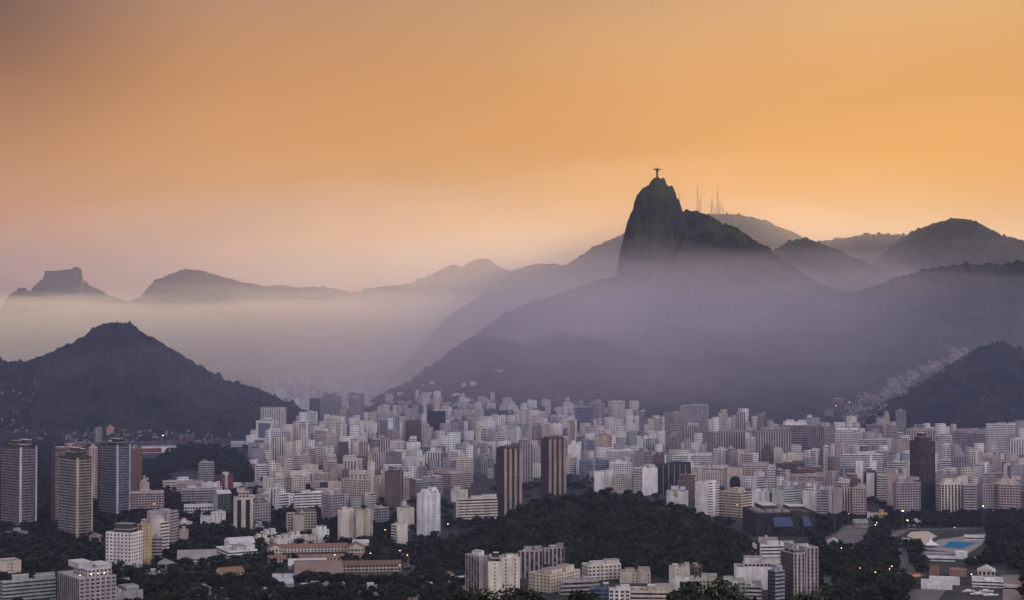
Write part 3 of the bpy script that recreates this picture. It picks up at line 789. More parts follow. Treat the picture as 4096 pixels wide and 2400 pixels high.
B(2, 50, 92, 366, 580, 720, 'n', 'g', 'cream', 'broad cream block with stepped roof terraces', pent=3, key='broad cream block')
B(2, -8, 5, 86, 485, 630, 'n', 'B', 'white', 'white edged block with deep dark balconies near an amber light')
B(2, -60, -10, 106, 768, 935, 'g', 'g', 'mauve', 'rounded grey mauve block by the gate shaped block', pent=2)
B(2, 336, 344, 460, 485, 550, 'n', 'c', 'cream', 'low cream cube in front of dark trees below the bulky cream block')
B(2, 428, 440, 545, 545, 645, 'n', 'g', 'pink', 'pinkish stepped block behind the blank pink wall')
B(2, 545, 548, 606, 535, 600, 'n', 'n', 'beige', 'small bare beige cube before the trees')
B(2, 470, 472, 530, 605, 690, 'n', 'X', 'grey', 'small dark glass block beside a blank pinkish wall')
B(2, 528, 530, 632, 608, 690, 'n', 'n', (0.55, 0.45, 0.45), 'blank pinkish wall block between dark glass and the brownish block', pent=0)
B(2, 1140, 1182, 1385, 608, 705, 'n', 'G', 'grey', 'mid height office with broad glass bays and cluttered roof', pent=3, tanks=2, **OFF)
B(2, 1308, 1440, 1590, 545, 655, 'b', 'b', 'pink', 'rosy low office wing with long dark ribbon windows', pent=3, **OFF)
B(2, 1438, 1445, 1565, 665, 755, 'n', 'c', 'cream', 'cream walled block with a ruddy roof room beside the curved terraces')
B(2, 1476, 1490, 1785, 735, 905, 'n', 'B', 'cream', 'wide cream apartment house with long stacked balconies by the wooded hill', pent=4, tanks=2, key='long cream apartment house')
r_ = B(2, 1602, 1602, 1742, 340, 520, 'g', 'g', 'mauve', 'mauve tower with two ladders of white panels', D=2480, key='white laddered mauve tower')
for k in (0.25, 0.74):
    for j in range(7):
        g = MB(); g.box(r_[1] * k, r_[1] * k + 3.6, -0.4, 0, r_[3] * (0.30 + 0.09 * j), r_[3] * (0.365 + 0.09 * j), bottom=True)
        o = g.build('white_panel', ST['n'], r_[0]); o.color = (0.66, 0.65, 0.66, 1)
B(2, 1425, 1430, 1532, 380, 470, 'n', 'b', 'white', 'white fronted block with dark bands near the laddered tower', D=2560)
pil = lambda r_: [(r_[1] * a, r_[1] * (a + 0.14), -0.8, 0.3) for a in (0.02, 0.29, 0.57, 0.84)]
for (x0, xc, x1, yt, yb, lab, key) in ((1775, 1830, 1966, 362, 850, 'dark brown twin office tower with pale piers, nearer the white slabs', 'nearer dark twin tower'), (2104, 2160, 2293, 292, 700, 'dark brown twin office tower with pale piers and an iron crown', 'crowned dark twin tower')):
    r_ = B(2, x0, xc, x1, yt, yb, 'b', 'X', 'dark', lab, pent=0, tanks=0, masts=2, key=key, ang=25, **OFF)
    for (a0, a1, b0, b1) in pil(r_):
        g = MB(); g.box(a0, a1, b0, b1, 0, r_[3] + 0.3, bottom=True); o = g.build('pier', ST['n'], r_[0]); o.color = (0.30, 0.22, 0.19, 1)
    g = MB(); W, L_, h = r_[1], r_[2], r_[3]
    g.box(W * 0.12, W * 0.88, L_ * 0.1, L_ * 0.9, h + 0.01, h + 3.2, bottom=True)
    for k in range(7):
        x = W * (0.12 + 0.126 * k); g.box(x - 0.3, x + 0.3, L_ * 0.08, L_ * 0.09 + 0.5, h + 3.2, h + 6.0, bottom=True)
    g.box(W * 0.1, W * 0.9, L_ * 0.06, L_ * 0.1, h + 5.6, h + 6.2, bottom=True)
    o = g.build('crown', ST['n'], r_[0]); o.color = (0.09, 0.07, 0.065, 1)
# --- beyond and around the wooded rise
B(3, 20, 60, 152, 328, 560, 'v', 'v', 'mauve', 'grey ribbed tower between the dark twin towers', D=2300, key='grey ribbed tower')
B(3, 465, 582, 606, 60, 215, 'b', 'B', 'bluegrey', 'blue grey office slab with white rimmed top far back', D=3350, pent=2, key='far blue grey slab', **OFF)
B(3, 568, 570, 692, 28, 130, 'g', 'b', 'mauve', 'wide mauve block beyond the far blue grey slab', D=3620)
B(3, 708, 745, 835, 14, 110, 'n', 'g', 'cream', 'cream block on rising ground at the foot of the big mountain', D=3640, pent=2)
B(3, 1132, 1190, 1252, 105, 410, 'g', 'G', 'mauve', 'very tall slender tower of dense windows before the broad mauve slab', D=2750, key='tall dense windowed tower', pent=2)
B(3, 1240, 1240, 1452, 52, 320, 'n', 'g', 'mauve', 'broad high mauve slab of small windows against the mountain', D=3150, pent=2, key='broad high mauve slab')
B(3, 1005, 1048, 1132, 140, 300, 'n', 'B', 'cream', 'cream tower with balconies rising behind the white grid tower', D=3100)
B(3, 848, 848, 892, 116, 215, 'n', 'n', 'white', 'thin bare white slab far back, westward of a pair', D=3500, depth=12, tanks=0)
B(3, 906, 906, 942, 120, 215, 'n', 'n', 'white', 'thin bare white slab far back, eastward of a pair', D=3500, depth=12, tanks=0)
B(3, 928, 968, 1050, 285, 460, 'n', 'v', 'white', 'brilliant white framed tower with dark glass grid', D=2620, pentcol='white', pent=2, key='white grid tower', windows=dict(left=False, bay=3.6, wd=2.4, ht=2.3))
B(3, 610, 710, 738, 262, 420, 'c', 'b', (0.46, 0.36, 0.30), 'smooth tan tower with windowless front', D=2720, key='smooth tan tower')
B(3, 514, 520, 606, 298, 440, 'b', 'b', 'bluegrey', 'dark blue banded tower beside the smooth tan tower', D=2650, key='dark blue banded tower')
B(3, 408, 412, 508, 338, 480, 'n', 'n', 'white', 'blank white box wall between the crowned twin and the blue banded tower', D=2480)
B(3, 494, 500, 716, 448, 580, 'b', 'b', (0.22, 0.24, 0.30), 'wide slate blue office with dark ribbon windows', D=2340, pent=2, key='slate blue ribbon office', **OFF)
B(3, 695, 715, 888, 378, 480, 'n', 'G', 'white', 'stepped white block above the slate blue office', D=2480, pent=3, key='stepped white block')
B(3, 716, 730, 892, 468, 560, 'n', 'g', 'white', 'low white block in front of the stepped white block', D=2330, pent=2)
B(3, 900, 965, 1076, 510, 695, 'G', 'n', 'white', 'white block, gridded on one side and bare on the other, behind the wooded rise', key='half bare white block', D=2110, pent=2)
r_ = B(3, 1070, 1076, 1322, 475, 690, 'X', 'X', 'black', 'black glass office with thin white vertical lines', D=2130, pent=2, key='black glass office', **OFF)
for k in range(1, 6):
    g = MB(); g.box(r_[1] * k / 6 - 0.25, r_[1] * k / 6 + 0.25, -0.4, 0, 0, r_[3], bottom=True); o = g.build('mullion', ST['n'], r_[0]); o.color = (0.4, 0.38, 0.38, 1)
B(3, 604, 610, 750, 535, 665, 'g', 'c', 'white', 'white block with ribbed end wall at the edge of the wooded rise', D=2150, pent=2)
B(3, 742, 750, 900, 545, 660, 'n', 'g', 'cream', 'pale block with hooded windows beside the half bare white block', D=2140, pent=2)
B(3, 1185, 1190, 1512, 410, 510, 'n', 'G', 'white', 'long white apartment row with square windows beneath the mauve slab', D=2440, pent=4, key='long white row')
B(3, 1438, 1470, 1722, 240, 470, 'g', 'v', 'mauve', 'triple fronted mauve apartment slab with pale end, west of two', D=2620, pent=3, key='triple mauve slab')
B(3, 1776, 1800, 2058, 230, 475, 'g', 'v', 'mauve', 'triple fronted mauve apartment slab with pale end, east of two', D=2580, pent=3, key='eastern triple mauve slab')
B(3, 1320, 1325, 1600, 520, 620, 'n', 'g', 'cream', 'long low cream building with cornice next to the arched gate', D=2250, pent=2)
r_ = B(3, 1582, 1590, 1702, 505, 660, 'n', 'n', 'beige', 'beige block pierced by one great dark round arch', D=2170, pent=0, key='great arch block', depth=14)
g = MB(); W, h = r_[1], r_[3]
arc = [(W * 0.16, 0), (W * 0.86, 0)] + [(W * 0.51 + W * 0.35 * math.cos(math.pi * k / 12), h * 0.42 + W * 0.35 * math.sin(math.pi * k / 12)) for k in range(13)]
g.poly([(x, -0.25, z) for x, z in arc]); n_ = len(arc)
for k in range(n_):
    (x, z), (x2, z2) = arc[k], arc[(k + 1) % n_]; g.poly([(x, 0.05, z), (x2, 0.05, z2), (x2, -0.25, z2), (x, -0.25, z)])
g.build('arch', GLASS, r_[0])  # opening's shade laid on as a dark panel over the uncut wall
B(3, 1700, 1702, 1900, 480, 640, 'n', 'g', 'pink', 'rosy wide block with dense windows behind the great arch', D=2240, pent=2)
B(3, 1138, 1142, 1300, 678, 758, 'n', 'c', 'white', 'low white house row behind the tall flagpole', D=1990, pent=2)
B(3, 1222, 1225, 1362, 600, 715, 'n', 'g', 'brown', 'dim brown block with rusty roof beside the black glass office', D=2060, pent=2)
B(3, 1352, 1450, 1530, 612, 855, 'n', 'B', 'white', 'white slab with bare side and stacked grey balconies by the wooded rise', pent=2, key='bare sided white slab', D=1870)
B(3, 1534, 1690, 1772, 685, 868, 'G', 'B', 'yellow', 'cream and yellow block with rows of windows and a bright corner', pent=2, key='yellow cornered block')
B(3, 1758, 1765, 1900, 672, 800, 'n', 'c', 'white', 'plain pale block behind the yellow cornered block', D=1960, pent=2)
# --- nearest buildings, this side of the wooded rise
B(2, 1545, 1648, 1720, 1160, 1465, 'f', 'c', 'mauve', 'grey apartment house with round white roof room and dark side balconies', pent=2, pentcol='white', windows=dict(left=False, bay=4.6, wd=1.3, ht=1.3), ang=35, key='white capped grey house')
B(2, 1705, 1712, 1815, 1195, 1470, 'n', 'n', 'cream', 'cream slab with blank sides and a column of small windows', windows=dict(left=False, bay=6.0, wd=1.3, ht=1.3), pent=1, pentcol='dark')
B(2, 1808, 1812, 1950, 1165, 1440, 'n', 'n', 'cream', 'cream slab with a pale stair tower, second in the nearest row', windows=dict(left=False, bay=7.0, wd=1.4, ht=1.4), pent=2, ang=8)
B(3, 48, 60, 228, 1118, 1322, 'f', 'f', 'mauve', 'rosy grey apartment slab with upright fins, first of two', pent=3, tanks=2)
B(3, 225, 240, 388, 1095, 1265, 'f', 'f', 'mauve', 'rosy grey apartment slab with upright fins, set back behind its twin', pent=3, tanks=2, key='finned apartment slabs')
B(3, 122, 285, 508, 1290, 1425, 'n', 'n', 'yellow', 'low yellowish apartment house with square windows all round', windows=dict(bay=3.6, wd=1.9, ht=1.5), pent=3, ang=52, key='low yellowish house', depth=None)
B(3, 515, 560, 806, 1222, 1335, 'g', 'n', 'cream', 'cream terraced apartment house with wide dark windows', windows=dict(left=False, bay=3.8, wd=2.4, ht=1.7), pent=3, tanks=2, key='cream terraced house')
B(3, 788, 795, 1022, 1275, 1352, 'n', 'c', 'beige', 'beige walled block with a bare end next to the cream terraced house', pent=3, tanks=2)
B(3, 345, 360, 640, 1345, 1440, 'n', 'B', 'mauve', 'dusky block with pinkish terraces in front of the cream terraced house', pent=4, tanks=3)
B(3, 568, 575, 716, 1390, 1545, 'n', 'b', 'navy', 'navy blue office front with thin window bands at the picture edge', pent=2, **OFF)
B(3, 712, 716, 872, 1398, 1545, 'n', 'n', 'white', 'white block with wide black windows beside the navy office', windows=dict(left=False, bay=3.6, wd=2.6, ht=1.9), pent=2)
B(3, 868, 875, 1205, 1412, 1545, 'n', 'b', 'beige', 'long beige apartment row with brown bands at the picture edge', pent=5, tanks=3)
B(3, 1155, 1160, 1312, 1238, 1352, 'n', 'c', 'cream', 'bare cream wall block with chimney like shafts by the dark wood', pent=3, tanks=1, key='bare cream wall block')
B(3, 1310, 1318, 1402, 1232, 1345, 'n', 'G', 'brown', 'small brown fronted block joined to the bare cream wall block', pent=1)
B(3, 1180, 1190, 1350, 1330, 1415, 'n', 'c', 'white', 'tangle roofed white house below the bare cream wall block', pent=4, tanks=3, rmat=ROOFL)
B(3, 1345, 1352, 1515, 1325, 1430, 'n', 'g', 'beige', 'low dun block with pale roof sheds beside the green tinted block', pent=4, tanks=2, rmat=ROOFL)
B(3, 1500, 1512, 1722, 1342, 1475, 'n', 'n', (0.42, 0.46, 0.40), 'green tinted block with a lattice of wide windows', windows=dict(left=False, bay=3.3, wd=2.5, ht=1.9), pent=3, key='green tinted block')
B(3, 1720, 1728, 1842, 1375, 1495, 'n', 'B', 'mauve', 'dim mauve block with white corner balconies near the great white office', pent=2)
r_ = B(3, 1655, 1660, 1985, 1235, 1400, 'n', 'n', 'white', 'wide white office with bare front below the ribbed grey office', pent=4, tanks=2, ang=6, key='wide white office', **OFF)
B(3, 1890, 1945, 2015, 1262, 1500, 'X', 'b', 'bluegrey', 'glass sided wing with white floor bands next to the ribbed grey office', pent=2, **OFF)
B(4, 95, 190, 274, 1135, 1490, 'X', 'v', 'mauve', 'ribbed grey office slab with a dark glass flank, lower of two', pent=1, key='ribbed grey office', ang=28, **OFF)
B(4, 190, 285, 371, 1092, 1485, 'n', 'v', 'mauve', 'ribbed grey office slab with framed corners, taller of two', pent=0, ang=28, rmat=ROOFL, depth=45, **OFF)
B(4, -60, -50, 190, 1075, 1300, 'n', 'b', 'white', 'white office wing with dark bands and cluttered pale roof', pent=4, tanks=3, rmat=ROOFL, **OFF)
r_ = B(3, 1758, 1762, 1808, 1078, 1185, 'c', 'c', 'cream', 'small cream chapel tower with stepped top at the wood edge', name='chapel', cat='chapel', pent=1, tanks=0)
B(3, 1815, 1820, 1960, 1022, 1110, 'n', 'n', 'mauve', 'bare mauve box building behind the chapel tower', pent=0)
B(2, 1383, 1390, 1458, 1290, 1350, 'n', 'g', 'cream', 'house with steep rusty roof beside the white gabled house', roof='gable', rmat=ROOFR, name='house', cat='house')
B(2, 1450, 1470, 1548, 1312, 1405, 'n', 'c', 'white', 'white gabled house with a tall plain front', roof='gable', rmat=ROOFL, name='house', cat='house')
# --- right part of the city
r_ = B(4, 1050, 1118, 1235, 312, 825, 'b', 'X', (0.075, 0.042, 0.040), 'tall almost black office tower with smooth dark sides', pent=1, pentcol='dark', tanks=0, key='black office tower', ang=28, name='office_tower', cat='office tower')
B(4, 1240, 1280, 1442, 625, 840, 'G', 'v', 'cream', 'cream apartment house with yellow window columns beside the black tower', pent=3, key='cream columned house')
B(4, 1440, 1448, 1540, 632, 845, 'n', 'B', 'mauve', 'mauve block with stacked balconies between the cream and the long slab', pent=2)
B(4, 1548, 1590, 1695, 622, 838, 'n', 'g', 'mauve', 'mauve slab with window columns, paler of two joined slabs', pent=2)
B(4, 1697, 1700, 1860, 622, 840, 'n', 'G', 'pink', 'rosy slab with rows of square windows at the end of the bayfront', pent=3, key='rosy end slab')
B(4, 924, 950, 1122, 612, 830, 'g', 'G', 'mauve', 'grey mauve block with dark windows hard against the black tower', pent=3, D=1880)
B(4, 878, 884, 990, 552, 775, 'n', 'n', 'pink', 'bare pink slab wall behind the grey mauve block', D=1990)
r_ = B(4, 540, 545, 840, 405, 580, 'n', 'B', 'white', 'broad white apartment house of many balconies behind two bare shafts', D=2330, pent=2, key='broad white balcony house')
B(4, 648, 650, 700, 455, 640, 'n', 'n', 'white', 'tall bare white shaft, left of a pair', D=2190, pent=0, tanks=0, depth=12)
B(4, 748, 750, 802, 452, 560, 'n', 'n', 'white', 'tall bare white shaft, right of a pair', D=2200, pent=0, tanks=0, depth=12)
B(4, 702, 704, 806, 535, 690, 'n', 'v', 'brown', 'brown sided block below the pair of bare shafts', D=2120, depth=14)
B(4, 728, 728, 782, 545, 692, 'n', 'n', 'white', 'bright white wall strip standing before the brown sided block', D=2095, depth=6, pent=0, tanks=0)
B(4, 30, 122, 242, 672, 812, 'n', 'B', (0.48, 0.51, 0.49), 'pale block with bare side and greenish banded front', pent=2, D=1935, key='greenish banded block')
B(4, 250, 256, 365, 672, 880, 'n', 'c', 'white', 'white block with columns of dark slits beside the greenish block', pent=2, D=1900)
B(4, 360, 366, 480, 682, 882, 'n', 'b', (0.40, 0.385, 0.44), 'lilac grey block with dark ribbon windows', pent=2, D=1880, key='lilac grey block')
B(4, 480, 545, 625, 652, 895, 'n', 'v', 'pink', 'rosy block with bare side and a dark glazed column', pent=2, D=1860)
B(4, 624, 628, 722, 650, 905, 'n', 'G', 'pink', 'pinkish gridded block joined to the rosy block', pent=2, D=1850, key='pinkish gridded block')
B(4, 1610, 1612, 1822, 180, 445, 'n', 'G', 'white', 'tall white gridded tower before the dark hill', D=2680, pent=2, key='tall white gridded tower')
B(4, 1788, 1794, 1905, 290, 500, 'n', 'v', 'white', 'white ribbed tower at the picture edge beside the tall gridded one', D=2480, pent=2)
B(4, 1360, 1362, 1465, 240, 390, 'n', 'b', 'mauve', 'banded mauve block, squarer of two before the dark hill', D=2830, pent=1)
B(4, 1460, 1462, 1612, 245, 380, 'n', 'b', 'mauve', 'banded mauve block, wider of two before the dark hill', D=2850, pent=2, key='wider banded block')
B(4, 1020, 1022, 1226, 222, 400, 'n', 'v', 'pink', 'rosy slab with pale central shaft looking over the black tower', D=2800, pent=2)
B(4, 430, 432, 662, 245, 390, 'n', 'G', 'white', 'wide white gridded slab below the hillside settlement', D=2840, pent=2, key='wide white gridded slab')
B(4, 88, 92, 300, 188, 430, 'n', 'B', 'mauve', 'high mauve slab with a white attic behind the triple slab', D=2720, pent=2, pentcol='white')
B(4, 290, 420, 498, 195, 470, 'v', 'B', 'mauve', 'high mauve slab with dark joints next to the wide gridded slab', D=2640, pent=2)
B(4, 660, 665, 890, 295, 370, 'n', 'B', 'white', 'low white block of long balconies under the hillside settlement', D=2920, pent=2)
B(4, 912, 960, 1052, 295, 440, 'n', 'g', 'pink', 'pale rosy block with domed roof room near the black tower', D=2680)
B(4, 94, 100, 300, 400, 490, 'n', 'c', 'cream', 'cream stepped block with white upper storeys below the mauve slabs', D=2480, pent=3, key='cream stepped block')
B(4, 60, 66, 270, 470, 560, 'n', 'b', 'brown', 'dull brown office with pale roof line under the cream stepped block', D=2330, pent=2)
B(4, 208, 212, 392, 510, 590, 'n', 'g', 'rust', 'rusty low block before the white shafts', D=2290, pent=2)
B(4, 160, 165, 482, 560, 655, 'n', 'g', 'pink', 'long pinkish block with cluttered roof above the greenish block', D=2150, pent=4)
B(4, 880, 886, 1056, 460, 545, 'n', 'B', 'white', 'white banded block touching the black tower', D=2370, pent=2)
B(4, 1262, 1270, 1352, 445, 545, 'n', 'b', 'white', 'white topped block with blue glass on the far side of the black tower', D=2370, pent=2)
B(4, 1360, 1372, 1462, 420, 570, 'g', 'v', 'mauve', 'tall mauve block with pale ribs beyond the black tower', D=2330, pent=2)
B(4, 1565, 1575, 1780, 545, 625, 'n', 'B', 'cream', 'stepped pale terraces behind the rosy end slab', D=2200, pent=4)
B(4, 800, 805, 880, 560, 760, 'n', 'B', 'cream', 'slim cream block with balconies beside the bare pink slab', D=2040)
B(4, 730, 733, 780, 840, 890, 'n', 'c', 'white', 'small white house with two dark doors by the avenue trees', pent=0, D=1815, name='house', cat='house')
B(4, 778, 782, 880, 840, 885, 'n', 'g', 'ochre', 'little ochre house row by the avenue trees', pent=1, D=1812, name='house', cat='house')
# dark mall at the foot of the wooded rise
r_ = B(3, 1650, 1800, 2245, 838, 1010, 'n', 'X', 'black', 'long low dark shopping hall with sloped blue glass roofs', pent=2, tanks=0, ang=14, depth=60, pentcol='dark', rmat=flat_mat('dark_sheet_roof', (0.07, 0.065, 0.07), 0.8, 0.4, 0.08), key='dark hall with blue roofs', name='shopping_hall', cat='shopping hall')
BLUE = flat_mat('blue_glass', (0.02, 0.036, 0.105), 0.45, 0.45, 0.2, 0.5)
for (a0, a1) in ((0.28, 0.60), (0.76, 0.90)):
    g = MB(); x0, x1, h = r_[1] * a0, r_[1] * a1, r_[3]
    lo, hi = (-7.0, h - 13.0), (-0.4, h - 3.5)
    g.poly([(x0, *lo), (x1, *lo), (x1 - 2, *hi), (x0, *hi)])
    g.poly([(x0, *lo), (x0, *hi), (x0, hi[0], lo[1])]); g.poly([(x1, *lo), (x1, hi[0], lo[1]), (x1 - 2, *hi)])
    g.poly([(x0, *lo), (x0, hi[0], lo[1]), (x1, hi[0], lo[1]), (x1, *lo)])
    g.build('skylight', BLUE, r_[0])
for k in range(4):
    g = MB(); n = 8; x = 4 + 9 * k
    for j in range(n):
        t0, t1 = math.pi * j / n, math.pi * (j + 1) / n
        g.poly([(x + 4 - 4 * math.cos(t0), 2, r_[3] + 4 * math.sin(t0)), (x + 4 - 4 * math.cos(t1), 2, r_[3] + 4 * math.sin(t1)), (x + 4 - 4 * math.cos(t1), 40, r_[3] + 4 * math.sin(t1)), (x + 4 - 4 * math.cos(t0), 40, r_[3] + 4 * math.sin(t0))])
    g.poly([(x + 4 - 4 * math.cos(math.pi * j / n), 2, r_[3] + 4 * math.sin(math.pi * j / n)) for j in range(n + 1)])
    g.build('vault', ROOF, r_[0])
# school with a court, sports barn and halls by the avenue
def wing(t, x0, x1, yt, yb, lab, **kw): return B(t, x0, x0, x1, yt, yb, 'n', kw.pop('sr', 'g'), kw.pop('colour', 'cream'), lab, pent=0, tanks=0, roof='gable', rmat=kw.pop('rmat', ROOFR), cat='school', name='school_wing', **kw)
wing(2, 180, 670, 1085, 1128, 'long cream school wing with arcade along the back of its court', depth=10, group='school around a court')
wing(2, 90, 790, 1165, 1200, 'longest cream school wing with clay roof along the near side of the court', depth=9, group='school around a court')
wing(2, 88, 190, 1100, 1150, 'short school wing with broad clay roof closing the court, nearer the white complex', depth=24, group='school around a court')
wing(2, 672, 800, 1095, 1150, 'short school wing with broad clay roof closing the court, nearer the avenue', depth=24, group='school around a court', colour='beige')
B(2, 282, 284, 632, 1288, 1352, 'n', 'n', 'rust', 'big reddish brown sports barn with long pale rounded roof', roof='barrel', rmat=flat_mat('rusty_sheet_roof', (0.20, 0.14, 0.125), 0.8, 0.3, 0.1), depth=42, name='sports_barn', cat='barn', key='reddish brown barn')
B(2, 236, 240, 520, 1222, 1250, 'n', 'n', 'grey', 'pale flat sheet roofed hall behind the reddish brown barn', roof='barrel', rmat=ROOFL, depth=22, **LOW)
B(2, 612, 614, 1070, 1215, 1272, 'n', 'G', 'beige', 'long brownish two storey school block beside the empty yard', roof='gable', rmat=flat_mat('brown_tiles', (0.14, 0.09, 0.07), 0.9, 0.3, 0.3), depth=12, name='low_building', cat='school')
B(2, 282, 290, 470, 1385, 1440, 'n', 'c', 'mauve', 'low dim house row in front of the reddish brown barn, western half', pent=2, name='house', cat='house')
B(2, 472, 480, 665, 1375, 1445, 'n', 'c', 'pink', 'low dim house row in front of the reddish brown barn, eastern half', pent=2, name='house', cat='house')
B(2, 752, 760, 950, 1398, 1445, 'n', 'c', 'cream', 'small pale house cluster among the trees by the avenue', pent=3, name='house', cat='house')
B(2, 120, 124, 280, 1310, 1340, 'n', 'n', 'white', 'white tent like pavilion with bluish roof by the palms', roof='barrel', rmat=ROOFL, **LOW)
B(2, 150, 160, 280, 1358, 1388, 'n', 'n', 'white', 'lower white pavilion beside the palms', roof='gable', rmat=ROOFL, depth=14, **LOW)
for k, (x0, x1, yt, yb) in enumerate(((-10, 100, 1025, 1075), (60, 160, 985, 1040), (130, 250, 1030, 1075), (240, 340, 1000, 1060), (330, 460, 1030, 1075), (448, 540, 965, 1058), (0, 60, 935, 985))):
    B(2, x0, x0 + 12, x1, yt, yb, 'n', 'cgc'[k % 3], ('cream', 'white', 'cream', 'white', 'beige', 'white', 'grey')[k],
      'low pale house behind the school, ' + ('at the end by the white complex', 'second from the white complex', 'with wide roof, third from the white complex', 'with two roof boxes, midway along', 'long and flat, fourth behind the clay roof', 'tallest and nearest the beige twins', 'grey and set far back')[k], pent=2, tanks=1, name='house', cat='house', group='houses behind the school', depth=18)
B(2, 712, 716, 830, 1055, 1095, 'n', 'n', 'white', 'slanting white roofed shed at the foot of the beige twins', roof='gable', rmat=ROOFL, **LOW)

# low houses half sunk in the trees
for (t_, x0, x1, yt, yb, sr, c, lab, rf) in ((1, 880, 960, 1345, 1385, 'g', 'mauve', 'dim low house in the trees behind the concrete framed block', 'flat'), (1, 1080, 1190, 1290, 1330, 'c', 'grey', 'low grey house row in the trees below the white gridded slab', 'flat'), (1, 1230, 1330, 1385, 1425, 'g', 'beige', 'low beige house in the trees south of the beige villa', 'gable'),
    (1, 1440, 1560, 1400, 1445, 'c', 'mauve', 'long dim shed in the trees below the beige villa', 'gable'), (1, 1580, 1700, 1430, 1475, 'g', 'pink', 'low pinkish house at the bottom edge among trees', 'flat'), (1, 1000, 1090, 1232, 1262, 'b', 'grey', 'small grey annex at the foot of the ochre block', 'flat'), (1, 60, 200, 985, 1030, 'g', 'grey', 'low grey house in dark trees below the white lined tower', 'flat'), (1, 680, 770, 1010, 1050, 'c', 'mauve', 'small dim house in the trees beneath the yellow piered tower', 'gable'),
    (2, 20, 110, 1420, 1465, 'c', 'mauve', 'small dim house at the bottom edge before the palms', 'gable'), (2, 980, 1090, 1405, 1450, 'g', 'grey', 'low grey house at the bottom edge beside the avenue', 'flat'), (2, 1110, 1200, 1440, 1480, 'c', 'beige', 'low beige house at the bottom edge near the steep rusty roof', 'gable'), (2, 1240, 1330, 1395, 1435, 'g', 'mauve', 'low dusky house in trees left of the steep rusty roof', 'flat'),
    (1, 1330, 1420, 905, 955, 'c', 'cream', 'pale little house in the trees beside the little pink house', 'flat'), (1, 1190, 1300, 1210, 1255, 'g', 'mauve', 'low dusky house by the long white pavilion', 'gable'), (4, 1090, 1140, 905, 930, 'b', 'white', 'low pale house at the edge of the bayfront trees', 'flat'), (4, 640, 740, 905, 935, 'g', 'beige', 'low beige house row by the upper road', 'gable')):
    B(t_, x0, x0 + 8, x1, yt, yb, 'n', sr, c, lab, roof=rf, rmat=random.choice((ROOF, ROOFR, ROOFL)), pent=1, tanks=1, name='house', cat='house', depth=14)
# ------------------------------------------------------------------ city: the closely packed blocks between and behind those
AREA = [(1900, 4350)]
PHR = {'n': 'bare walled', 'c': 'sparsely windowed', 'g': 'small windowed', 'G': 'wide windowed', 'b': 'ribbon windowed', 'v': 'striped', 'B': 'balconied'}
SEEN = {}
cands = []
fr = random.Random(5)
for D0 in np.geomspace(1960, 4700, 37):
    u = 150.0
    while u < 1120:
        D = D0 * fr.uniform(0.975, 1.025)
        m = D / FPX
        wpx = fr.choice((fr.uniform(8, 15), fr.uniform(11, 22), fr.uniform(15, 34))) / m
        tall = fr.random()
        h = fr.uniform(14, 30) if tall < 0.5 else (fr.uniform(28, 44) if tall < 0.92 else fr.uniform(44, 60))
        vb = HORIZON + CAM_Z / m
        vt = vb - h / m
        cands.append((u, u + wpx, vt, vb, D, h))
        u += wpx * fr.uniform(0.98, 1.4)


def allowed(u0, u1, vt, vb, D):
    uc = (u0 + u1) / 2
    # open city floor: not on the hills, the wooded rise, the parks or the bay shore
    if uc < 250 and vb < 441: return False
    if uc < 165: return False
    if 130 < uc < 252 and vb < 486: return False
    if uc < 250 and vb > 500: return False
    if uc < 300 and vb < 418: return False
    if uc > 585 and vb < np.interp(uc, [585, 680, 850, 960, 1024], [424, 432, 436, 442, 452]): return False
    if 300 <= uc <= 380 and vb < 398: return False
    if 380 <= uc <= 585 and vb < np.interp(uc, [380, 400, 585], [400, 414, 424]): return False
    if vb > np.interp(uc, [250, 420, 470, 740, 760, 1024], [520, 505, 480, 484, 500, 500]): return False
    p = P(uc, vb, D)
    return True


placed = 0
FILL = []
for (u0, u1, vt, vb, D, h) in cands:
    if not allowed(u0, u1, vt, vb, D) or fr.random() < 0.10: continue
    bad = False
    if (u0 + u1) / 2 < 264: vt = max(vt, vb - 9)
    for (a0, a1, t0, b0, Dk) in BOXES:
        ov = min(u1, a1) - max(u0, a0)
        if ov <= 0: continue
        if abs(D - Dk) < 26 and ov > 1.0: bad = True; break              # would stand in another building
        if D < Dk:                                                       # would stand in front: keep below most of its face
            lim = t0 + 0.55 * (b0 - t0)
            if vt < lim and ov > 0.18 * (a1 - a0):
                if lim < vb - 12 / (D / FPX) and lim < vb - 4:
                    vt = max(vt, lim)
                else:
                    bad = True; break
    if bad or vb - vt < 3: continue
    FILL.append((u0, u1, vt, vb, D))
    BOXES.append((u0, u1, vt, vb, D))

# how much of each shows, nearest painted last
buf = np.full((700, 1100), -1, dtype=np.int32)
order = sorted(range(len(BOXES)), key=lambda i: -BOXES[i][4])
for i in order:
    u0, u1, vt, vb, D = BOXES[i]
    x0, x1, y0, y1 = int(max(0, round(u0))), int(min(1024, round(u1))), int(max(0, round(vt))), int(min(600, round(vb)))
    if x1 > x0 and y1 > y0: buf[y0:y1, x0:x1] = i
for u in range(430, 752):                                                # the wooded rise hides what lies behind it
    vv = int(np.interp(u, [430, 500, 560, 590, 640, 700, 752], [545, 512, 492, 488, 492, 506, 545])); buf[vv:600, u][buf[vv:600, u] >= len(BOXES) - len(FILL)] = -1
vis = np.bincount(buf[buf >= 0].ravel(), minlength=len(BOXES))
n_hand = len(BOXES) - len(FILL)
rank = sorted(range(n_hand, len(BOXES)), key=lambda i: -vis[i])
N_THINGS = max(0, 296 - n_hand)
SMALL = []
COLW = [('white', 'whitish', 28), ('cream', 'cream', 26), ('beige', 'beige', 14), ('pink', 'rosy', 12), ('mauve', 'mauve', 16), ('grey', 'grey', 12), ('brown', 'brown', 6)]
made = 0
